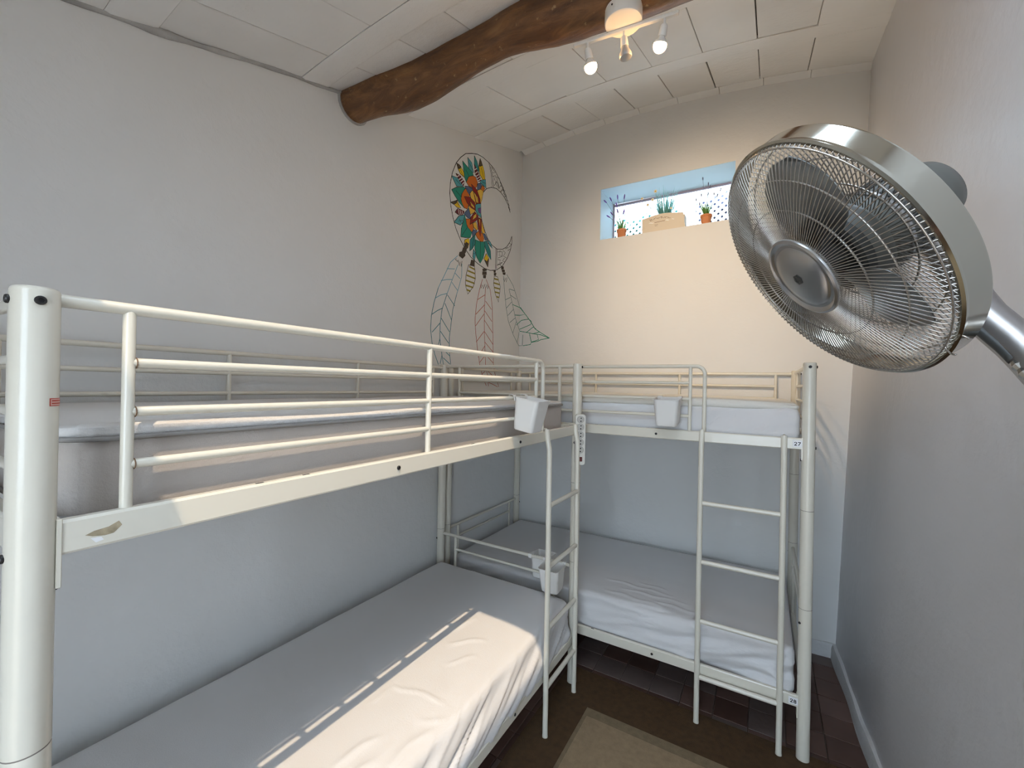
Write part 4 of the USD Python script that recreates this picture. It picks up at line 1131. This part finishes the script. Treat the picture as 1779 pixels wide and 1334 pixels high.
# ------------------------------------------------------------------ mural painted on the left wall, its last feather running on round the corner
MURAL_FILLS = [  # (part, paint, outline in mm: along the unfolded wall from the corner, height)
('petal','orange',[(-794,3020),(-786,3044),(-760,3071),(-719,3094),(-683,3099),(-657,3074),(-666,3037),(-704,3000),(-752,2995)]),
('petal','orange',[(-803,2967),(-836,2926),(-849,2879),(-837,2849),(-810,2828),(-776,2833),(-754,2880),(-750,2953),(-775,2975)]),
('petal','orange',[(-791,2758),(-784,2728),(-760,2701),(-715,2686),(-694,2722),(-714,2759),(-744,2774)]),
('petal','orange',[(-673,2690),(-649,2668),(-605,2652),(-573,2661),(-563,2687),(-581,2718),(-626,2726)]),
('petal','orange',[(-613,3067),(-581,3076),(-565,3064),(-586,3029),(-618,3031)]),
('petal','slate',[(-810,2982),(-752,3002),(-692,3012),(-715,2981),(-750,2939),(-780,2955)]),
('petal','slate',[(-657,3063),(-620,3082),(-606,3062),(-624,3032),(-661,3009)]),
('petal','slate',[(-811,2789),(-759,2845),(-736,2823),(-738,2776),(-774,2774)]),
('petal','slate',[(-715,2686),(-694,2712),(-651,2718),(-675,2678),(-704,2654)]),
('petal','slate',[(-575,2724),(-549,2725),(-512,2697),(-547,2679)]),
('leaf','teal',[(-840,3145),(-774,3127),(-720,3115),(-710,3100),(-766,3067),(-793,3016),(-817,3045),(-827,3096)]),
('leaf','dteal',[(-704,3246),(-668,3218),(-645,3170),(-653,3137),(-684,3145),(-703,3181)]),
('leaf','teal',[(-952,2900),(-908,2932),(-821,2972),(-803,2970),(-847,2908),(-849,2865),(-812,2827),(-867,2845),(-917,2873)]),
('leaf','teal',[(-843,2615),(-839,2675),(-803,2782),(-790,2754),(-775,2710),(-715,2687),(-734,2642),(-786,2626)]),
('leaf','dteal',[(-737,2546),(-733,2628),(-675,2689),(-676,2612),(-704,2572)]),
('leaf','dteal',[(-560,2665),(-525,2683),(-471,2619),(-462,2554),(-510,2585),(-541,2622)]),
('leaf','teal',[(-673,2646),(-611,2650),(-553,2667),(-548,2597),(-568,2540),(-605,2491),(-651,2525),(-677,2583)]),
('leaf','sky',[(-782,3197),(-734,3181),(-708,3121),(-726,3116),(-768,3126)]),
('leaf','sky',[(-956,2993),(-889,3004),(-832,2970),(-898,2943),(-927,2967)]),
('leaf','sky',[(-618,3103),(-557,3136),(-548,3074),(-578,3077),(-626,3082)]),
('leaf','sky',[(-920,2690),(-872,2748),(-800,2785),(-815,2728),(-851,2693)]),
('leaf','sky',[(-692,2572),(-660,2544),(-677,2495),(-699,2512)]),
('leaf','sky',[(-525,2691),(-473,2687),(-447,2647),(-486,2661)]),
('leaf','yellow',[(-889,3069),(-859,3097),(-822,3071),(-819,3040),(-862,3046)]),
('leaf_tip','brown',[(-905,3100),(-875,3102),(-856,3097),(-864,3081),(-889,3069)]),
('leaf','yellow',[(-649,3194),(-599,3224),(-575,3186),(-563,3133),(-593,3118),(-630,3140)]),
('leaf_tip','brown',[(-632,3258),(-615,3243),(-600,3223),(-626,3204),(-649,3194)]),
('leaf','yellow',[(-895,2851),(-849,2813),(-891,2802),(-926,2810)]),
('leaf_tip','brown',[(-961,2811),(-884,2855),(-899,2829),(-926,2809)]),
('leaf','yellow',[(-797,2608),(-751,2633),(-744,2599),(-759,2565),(-802,2574)]),
('leaf_tip','brown',[(-802,2582),(-762,2587),(-761,2559),(-793,2542)]),
('leaf','yellow',[(-530,2584),(-493,2560),(-519,2526),(-559,2535)]),
('leaf_tip','brown',[(-548,2528),(-519,2526),(-492,2556),(-504,2488)]),
('leaf','maroon',[(-911,3027),(-862,3031),(-813,3008),(-826,2975),(-866,2993)]),
('leaf','maroon',[(-700,3185),(-653,3145),(-614,3104),(-645,3081),(-694,3127)]),
('leaf','maroon',[(-911,2762),(-882,2799),(-809,2804),(-825,2772),(-870,2757)]),
('petal','straw',[(-750,2953),(-722,2987),(-679,2981),(-652,2919),(-682,2897),(-731,2914)]),
('petal','straw',[(-661,3011),(-621,3037),(-583,3034),(-600,2968),(-614,2932),(-638,2953)]),
('petal','straw',[(-761,2849),(-748,2890),(-679,2880),(-686,2841),(-737,2807)]),
('petal','straw',[(-708,2754),(-669,2778),(-643,2732),(-660,2718),(-695,2730)]),
('petal','straw',[(-642,2816),(-608,2828),(-553,2735),(-579,2717),(-614,2749)]),
('petal','red',[(-735,3027),(-668,3015),(-622,2960),(-618,2930),(-674,2906),(-703,2972)]),
('petal','red',[(-813,2907),(-749,2928),(-686,2913),(-678,2857),(-735,2858),(-783,2877)]),
('petal','red',[(-741,2734),(-733,2788),(-686,2847),(-640,2828),(-666,2788)]),
('petal','red',[(-658,2818),(-600,2820),(-599,2746),(-612,2687),(-639,2740)]),
('petal','straw',[(-706,2986),(-653,2962),(-643,2924),(-670,2919)]),
('petal','straw',[(-749,2900),(-698,2887),(-690,2865),(-730,2872)]),
('petal','straw',[(-714,2773),(-700,2813),(-668,2840),(-667,2811)]),
('petal','straw',[(-638,2813),(-617,2811),(-617,2755)]),
('flower_centre','sky',[(-682,2897),(-652,2917),(-613,2930),(-608,2830),(-649,2838),(-677,2859)]),
('flower_centre','purple',[(-648,2882),(-613,2902),(-611,2859),(-637,2858)]),
('binding','bark',[(-783,2598),(-751,2594),(-765,2565),(-804,2558)]),
('binding','bark',[(-813,2551),(-771,2550),(-788,2515),(-826,2517)]),
('binding','bark',[(-853,2506),(-799,2529),(-788,2498),(-818,2469),(-859,2479)]),
('binding','bark',[(-716,2489),(-675,2491),(-676,2449),(-729,2444)]),
('binding','bark',[(-573,2459),(-526,2471),(-517,2456),(-568,2439)]),
('binding','bark',[(-573,2436),(-520,2450),(-519,2426),(-573,2414)]),
('binding','bark',[(-564,2413),(-526,2422),(-531,2395),(-560,2391)]),
('binding','bark',[(-423,2483),(-397,2489),(-397,2470),(-417,2465)]),
('binding','bark',[(-417,2463),(-386,2471),(-392,2446),(-416,2444)]),
('binding','bark',[(-318,2541),(-281,2547),(-277,2526),(-309,2516)]),
('binding','bark',[(-306,2514),(-266,2526),(-258,2509),(-294,2498)]),
('binding','bark',[(-291,2497),(-250,2507),(-253,2485),(-283,2481)]),
]
MURAL_LINES = [
('stripe','white',6.0,[(-898,3010),(-873,3029)]),
('stripe','white',6.0,[(-880,2997),(-847,3025)]),
('stripe','white',6.0,[(-861,2988),(-831,3017)]),
('stripe','white',6.0,[(-841,2980),(-817,3006)]),
('stripe','white',6.0,[(-699,3145),(-673,3167)]),
('stripe','white',6.0,[(-696,3119),(-660,3149)]),
('stripe','white',6.0,[(-683,3104),(-644,3135)]),
('stripe','white',6.0,[(-668,3093),(-630,3125)]),
('stripe','white',6.0,[(-657,3081),(-618,3114)]),
('stripe','white',6.0,[(-880,2795),(-864,2760)]),
('stripe','white',6.0,[(-860,2796),(-845,2766)]),
('stripe','white',6.0,[(-838,2799),(-828,2773)]),
('leaf_vein','ink',2.2,[(-907,2911),(-849,2889)]),
('leaf_vein','ink',2.2,[(-832,2626),(-775,2700)]),
('leaf_vein','ink',2.2,[(-611,2646),(-608,2503)]),
('leaf_vein','ink',2.2,[(-910,2986),(-854,2970)]),
('leaf_vein','ink',2.2,[(-879,2711),(-826,2736)]),
('leaf_vein','ink',2.2,[(-863,2733),(-846,2714)]),
('leaf_vein','ink',2.2,[(-763,3167),(-720,3130)]),
('leaf_vein','ink',2.2,[(-607,3098),(-556,3105)]),
('leaf_vein','ink',2.2,[(-700,2540),(-664,2543)]),
('leaf_vein','ink',2.2,[(-863,3073),(-829,3043)]),
('leaf_vein','ink',2.2,[(-616,3198),(-585,3137)]),
('leaf_vein','ink',2.2,[(-802,3100),(-766,3074)]),
('leaf_vein','ink',2.2,[(-900,2836),(-872,2822)]),
('leaf_vein','ink',2.2,[(-708,2574),(-692,2658)]),
('leaf_vein','ink',2.2,[(-507,2670),(-465,2655)]),
('moon_outline','ink',4.5,[(-193,3016),(-224,3080),(-273,3138),(-358,3211),(-439,3266),(-515,3281),(-595,3285),(-664,3275),(-736,3247),(-806,3212),(-861,3160),(-908,3101),(-948,3015),(-967,2934),(-970,2866),(-957,2791),(-934,2725),(-899,2656),(-848,2596),(-789,2544),(-717,2504),(-637,2481),(-546,2467),(-466,2471),(-382,2495),(-296,2548),(-223,2632),(-178,2709),(-157,2774),(-159,2831)]),
('moon_outline','ink',4.5,[(-193,3016),(-231,3069),(-287,3105),(-340,3124),(-405,3129),(-475,3110),(-541,3073),(-585,3026),(-606,2973),(-614,2918),(-608,2861),(-591,2808),(-556,2753),(-508,2700),(-452,2671),(-381,2660),(-301,2681),(-241,2716),(-189,2772),(-159,2831)]),
('crescent_ornament','ink',2.8,[(-515,3277),(-486,3218),(-464,3120)]),
('crescent_ornament','ink',2.8,[(-494,3264),(-461,3198),(-445,3124)]),
('crescent_ornament','ink',2.8,[(-480,3263),(-424,3245),(-465,3227)]),
('crescent_ornament','ink',2.8,[(-461,3198),(-423,3224),(-436,3182),(-405,3187),(-434,3140)]),
('crescent_ornament','ink',2.8,[(-399,3147),(-421,3177),(-385,3176),(-377,3140)]),
('crescent_ornament','ink',2.8,[(-365,3224),(-409,3221),(-370,3151)]),
('crescent_ornament','ink',2.8,[(-370,3143),(-349,3175),(-304,3178),(-340,3131)]),
('crescent_ornament','ink',2.8,[(-326,3145),(-274,3166),(-303,3130),(-257,3132)]),
('crescent_ornament','ink',2.8,[(-287,3113),(-249,3127),(-271,3095),(-228,3099)]),
('crescent_ornament','ink',2.8,[(-239,3074),(-211,3068),(-223,3048),(-197,3041)]),
('crescent_ornament','ink',2.8,[(-357,3203),(-312,3167),(-272,3110)]),
('crescent_ornament','ink',2.8,[(-207,3045),(-193,3018)]),
('crescent_ornament','ink',2.8,[(-395,2662),(-399,2497)]),
('crescent_ornament','ink',2.8,[(-380,2660),(-382,2501)]),
('crescent_ornament','ink',2.8,[(-373,2639),(-337,2653),(-350,2621),(-299,2627),(-364,2594)]),
('crescent_ornament','ink',2.8,[(-368,2581),(-327,2588),(-341,2560),(-297,2576),(-376,2532)]),
('crescent_ornament','ink',2.8,[(-344,2655),(-300,2659),(-306,2625)]),
('crescent_ornament','ink',2.8,[(-293,2673),(-255,2668),(-284,2631),(-238,2628)]),
('crescent_ornament','ink',2.8,[(-256,2696),(-210,2725),(-217,2694),(-179,2718)]),
('crescent_ornament','ink',2.8,[(-204,2760),(-164,2763),(-195,2729)]),
('crescent_ornament','ink',2.8,[(-369,2545),(-326,2552),(-310,2536)]),
('crescent_ornament','ink',2.8,[(-268,2619),(-297,2588),(-260,2589)]),
('feather','ink',3.0,[(-746,2444),(-673,2450),(-660,2369),(-683,2302),(-749,2233),(-780,2299),(-772,2369),(-746,2444)]),
('feather','ink',3.0,[(-413,2439),(-364,2445),(-321,2377),(-332,2307),(-343,2248),(-394,2305),(-419,2376),(-413,2439)]),
('feather','olive',9.0,[(-739,2433),(-672,2429)]),
('feather','olive',9.0,[(-756,2400),(-664,2399)]),
('feather','olive',9.0,[(-769,2365),(-661,2364)]),
('feather','olive',9.0,[(-777,2327),(-669,2327)]),
('feather','olive',9.0,[(-775,2291),(-686,2294)]),
('feather','olive',9.0,[(-766,2263),(-718,2260)]),
('feather','olive',9.0,[(-412,2420),(-354,2423)]),
('feather','olive',9.0,[(-418,2386),(-332,2390)]),
('feather','olive',9.0,[(-413,2351),(-323,2356)]),
('feather','olive',9.0,[(-400,2318),(-329,2322)]),
('feather','olive',9.0,[(-376,2285),(-337,2287)]),
('feather','palesky',4.2,[(-872,2475),(-948,2410),(-1002,2319),(-1066,2214)]),
('feather','palesky',4.2,[(-823,2433),(-824,2340),(-854,2258),(-877,2203)]),
('feather','palesky',4.2,[(-867,2414),(-901,2347),(-938,2273),(-977,2192)]),
('feather','palesky',4.2,[(-902,2376),(-985,2358)]),
('feather','palesky',4.2,[(-926,2299),(-983,2286),(-1043,2265)]),
('feather','palesky',4.2,[(-977,2194),(-1040,2172),(-1093,2142)]),
('feather','palesky',4.2,[(-901,2351),(-840,2324)]),
('feather','palesky',4.2,[(-929,2279),(-864,2235)]),
('feather','greyteal',4.0,[(-1066,2214),(-1104,2113),(-1127,2024),(-1132,1938),(-1117,1855),(-1088,1780),(-1050,1715)]),
('feather','greyteal',4.0,[(-877,2203),(-913,2097),(-929,1996),(-945,1896),(-942,1814),(-924,1721)]),
('feather','greyteal',4.0,[(-977,2192),(-1025,2079),(-1041,1981),(-1041,1886),(-1016,1777),(-999,1714)]),
('feather','greyteal',4.0,[(-1020,2089),(-1073,2063),(-1126,2030)]),
('feather','greyteal',4.0,[(-1041,1988),(-1118,1918)]),
('feather','greyteal',4.0,[(-1040,1886),(-1054,1845)]),
('feather','greyteal',4.0,[(-1016,1781),(-1033,1720)]),
('feather','greyteal',4.0,[(-973,2185),(-894,2125)]),
('feather','greyteal',4.0,[(-996,2124),(-923,2021)]),
('feather','greyteal',4.0,[(-1033,2022),(-944,1941)]),
('feather','greyteal',4.0,[(-1037,1934),(-950,1863)]),
('feather','greyteal',4.0,[(-1018,1825),(-935,1778)]),
('feather','greyteal',4.0,[(-1003,1762),(-933,1723)]),
('feather','rose',3.6,[(-571,2380),(-607,2291),(-641,2177),(-655,2059),(-641,1963),(-614,1841),(-584,1739),(-554,1672),(-494,1581)]),
('feather','rose',3.6,[(-523,2390),(-463,2320),(-429,2185),(-419,2045),(-409,1904),(-400,1753),(-380,1687),(-314,1573)]),
('feather','rose',3.6,[(-529,2325),(-532,2241),(-539,2158),(-534,2012),(-522,1894),(-508,1747),(-481,1665),(-461,1577)]),
('feather','rose',3.6,[(-535,2269),(-627,2217)]),
('feather','rose',3.6,[(-535,2195),(-646,2105)]),
('feather','rose',3.6,[(-538,2126),(-651,2015)]),
('feather','rose',3.6,[(-535,1993),(-636,1901)]),
('feather','rose',3.6,[(-521,1885),(-608,1792)]),
('feather','rose',3.6,[(-514,1812),(-588,1752)]),
('feather','rose',3.6,[(-525,2224),(-441,2174)]),
('feather','rose',3.6,[(-534,2149),(-432,2081)]),
('feather','rose',3.6,[(-533,2076),(-417,1993)]),
('feather','rose',3.6,[(-528,1990),(-410,1904)]),
('feather','rose',3.6,[(-522,1912),(-405,1843)]),
('feather','rose',3.6,[(-514,1821),(-400,1758)]),
('feather','rose',3.6,[(-494,1702),(-557,1663)]),
('feather','rose',3.6,[(-490,1702),(-405,1658)]),
('feather','rose',3.6,[(-471,1610),(-332,1573)]),
('feather','greygreen',3.6,[(-275,2475),(-258,2361),(-228,2228),(-186,2115),(-104,2014),(-8,1930),(31,1930),(35,2024)]),
('feather','greygreen',3.6,[(-229,2496),(-170,2459),(-120,2424),(-56,2340),(-1,2261)]),
('feather','greygreen',3.6,[(-187,2385),(-134,2284),(-69,2152),(4,2057)]),
('feather','greygreen',3.6,[(-181,2386),(-98,2388)]),
('feather','greygreen',3.6,[(-166,2339),(-65,2322)]),
('feather','greygreen',3.6,[(-144,2283),(-224,2219)]),
('feather','greygreen',3.6,[(-165,2319),(-240,2285)]),
('feather','greygreen',3.6,[(-112,2227),(-197,2163)]),
('feather','greygreen',3.6,[(-79,2160),(-166,2108)]),
('feather','greygreen',3.6,[(-58,2133),(-114,2023)]),
('feather','greygreen',3.6,[(-3,2051),(-40,1948)]),
('feather','green',4.2,[(-1,2261),(55,2200),(109,2134),(152,2070),(210,2032),(290,1986)]),
('feather','green',4.2,[(290,1986),(211,1976),(183,1964),(119,1956),(110,1938),(40,1930)]),
('feather','green',4.2,[(4,2057),(70,2043),(129,2030),(210,2016),(278,1988)]),
('feather','green',4.2,[(-123,2266),(6,2261),(55,2200),(-90,2184)]),
('feather','green',4.2,[(-57,2102),(20,2150),(91,2156),(115,2134),(110,2108),(-4,2072)]),
('feather','green',4.2,[(70,2043),(134,2086),(163,2067)]),
('feather','green',4.2,[(129,2028),(198,2042)]),
('feather','green',4.2,[(100,2031),(119,1958)]),
('feather','green',4.2,[(176,2018),(188,1976),(119,1958)]),
('feather','ink',3.0,[(-885,2451),(-898,2443),(-871,2434),(-869,2447),(-850,2410),(-847,2440),(-832,2410),(-824,2450)]),
('feather','ink',3.0,[(-585,2345),(-587,2308),(-564,2337),(-557,2310),(-538,2350),(-529,2320),(-510,2352),(-496,2322),(-489,2347)]),
('feather','ink',3.0,[(-275,2470),(-260,2429),(-247,2462),(-232,2431),(-223,2472)]),
]
mural = thing('wall_mural', 'painted dreamcatcher with a flower filled crescent moon and hanging feathers on the left wall', 'mural')


def on_wall(s, z, lift):
    s = np.asarray(s, float); z = np.asarray(z, float)
    return np.where((s <= 0)[:, None], np.stack([np.full_like(s, XL + lift), YB + np.minimum(s, -lift), z], 1), np.stack([XL + np.maximum(s, lift), np.full_like(s, YB - lift), z], 1))


def ribbon(pts, w, lift):
    """A painted line: a flat strip standing off the wall by lift, mitred at its bends and folded at the corner."""
    p = [np.array(pts[0], float)]
    for a_, b_ in zip(pts[:-1], pts[1:]):
        a_, b_ = np.array(a_, float), np.array(b_, float)
        if a_[0] * b_[0] < 0:
            p.append(a_ + (b_ - a_) * (-a_[0] / (b_[0] - a_[0])))
        p.append(b_)
    p = np.array(p) / 1000.0
    t = np.gradient(p, axis=0); t /= np.maximum(np.linalg.norm(t, axis=1, keepdims=True), 1e-9)
    nrm = np.stack([-t[:, 1], t[:, 0]], 1) * w / 2
    L_, R2 = p + nrm, p - nrm
    n = len(p)
    vs = np.vstack([on_wall(L_[:, 0], L_[:, 1], lift), on_wall(R2[:, 0], R2[:, 1], lift), on_wall(L_[:, 0], L_[:, 1], 0.0001), on_wall(R2[:, 0], R2[:, 1], 0.0001)])
    q = []
    for k in range(n - 1):
        q += [[k, n + k, n + k + 1, k + 1], [k, k + 1, 2 * n + k + 1, 2 * n + k], [n + k, 3 * n + k, 3 * n + k + 1, n + k + 1]]
    return vs, quads(np.array(q))


LINES = {}
for k, (part, colour, pts) in enumerate(MURAL_FILLS):
    a_ = np.array(pts, float) / 1000
    lift = 0.0010 + 0.00002 * k
    p3 = np.stack([np.full(len(a_), XL + 0.0002), YB + a_[:, 0], a_[:, 1]], 1)
    fill = obj(part, poly_fill(p3, (1, 0, 0), lift), 'paint_' + colour, mural)
    if colour not in ('bark',):
        obj('ink_outline', ribbon(list(pts) + [pts[0]], 0.0032, lift + 0.0004), 'paint_ink', fill)
for part, colour, w, pts in MURAL_LINES:
    lift = {'stripe': 0.0026, 'leaf_vein': 0.0027, 'moon_outline': 0.0012, 'crescent_ornament': 0.0012, 'feather': 0.0010}[part]
    # the pen strokes of one feather belong together
    if part == 'feather' or part == 'crescent_ornament':
        LINES.setdefault((part, colour), []).append(ribbon(pts, w * 1.25 / 1000, lift))
    else:
        obj(part, ribbon(pts, w / 1000, lift), 'paint_' + colour, mural)
for (part, colour), rs in LINES.items():
    obj(part, cat(rs), 'paint_' + colour, mural)
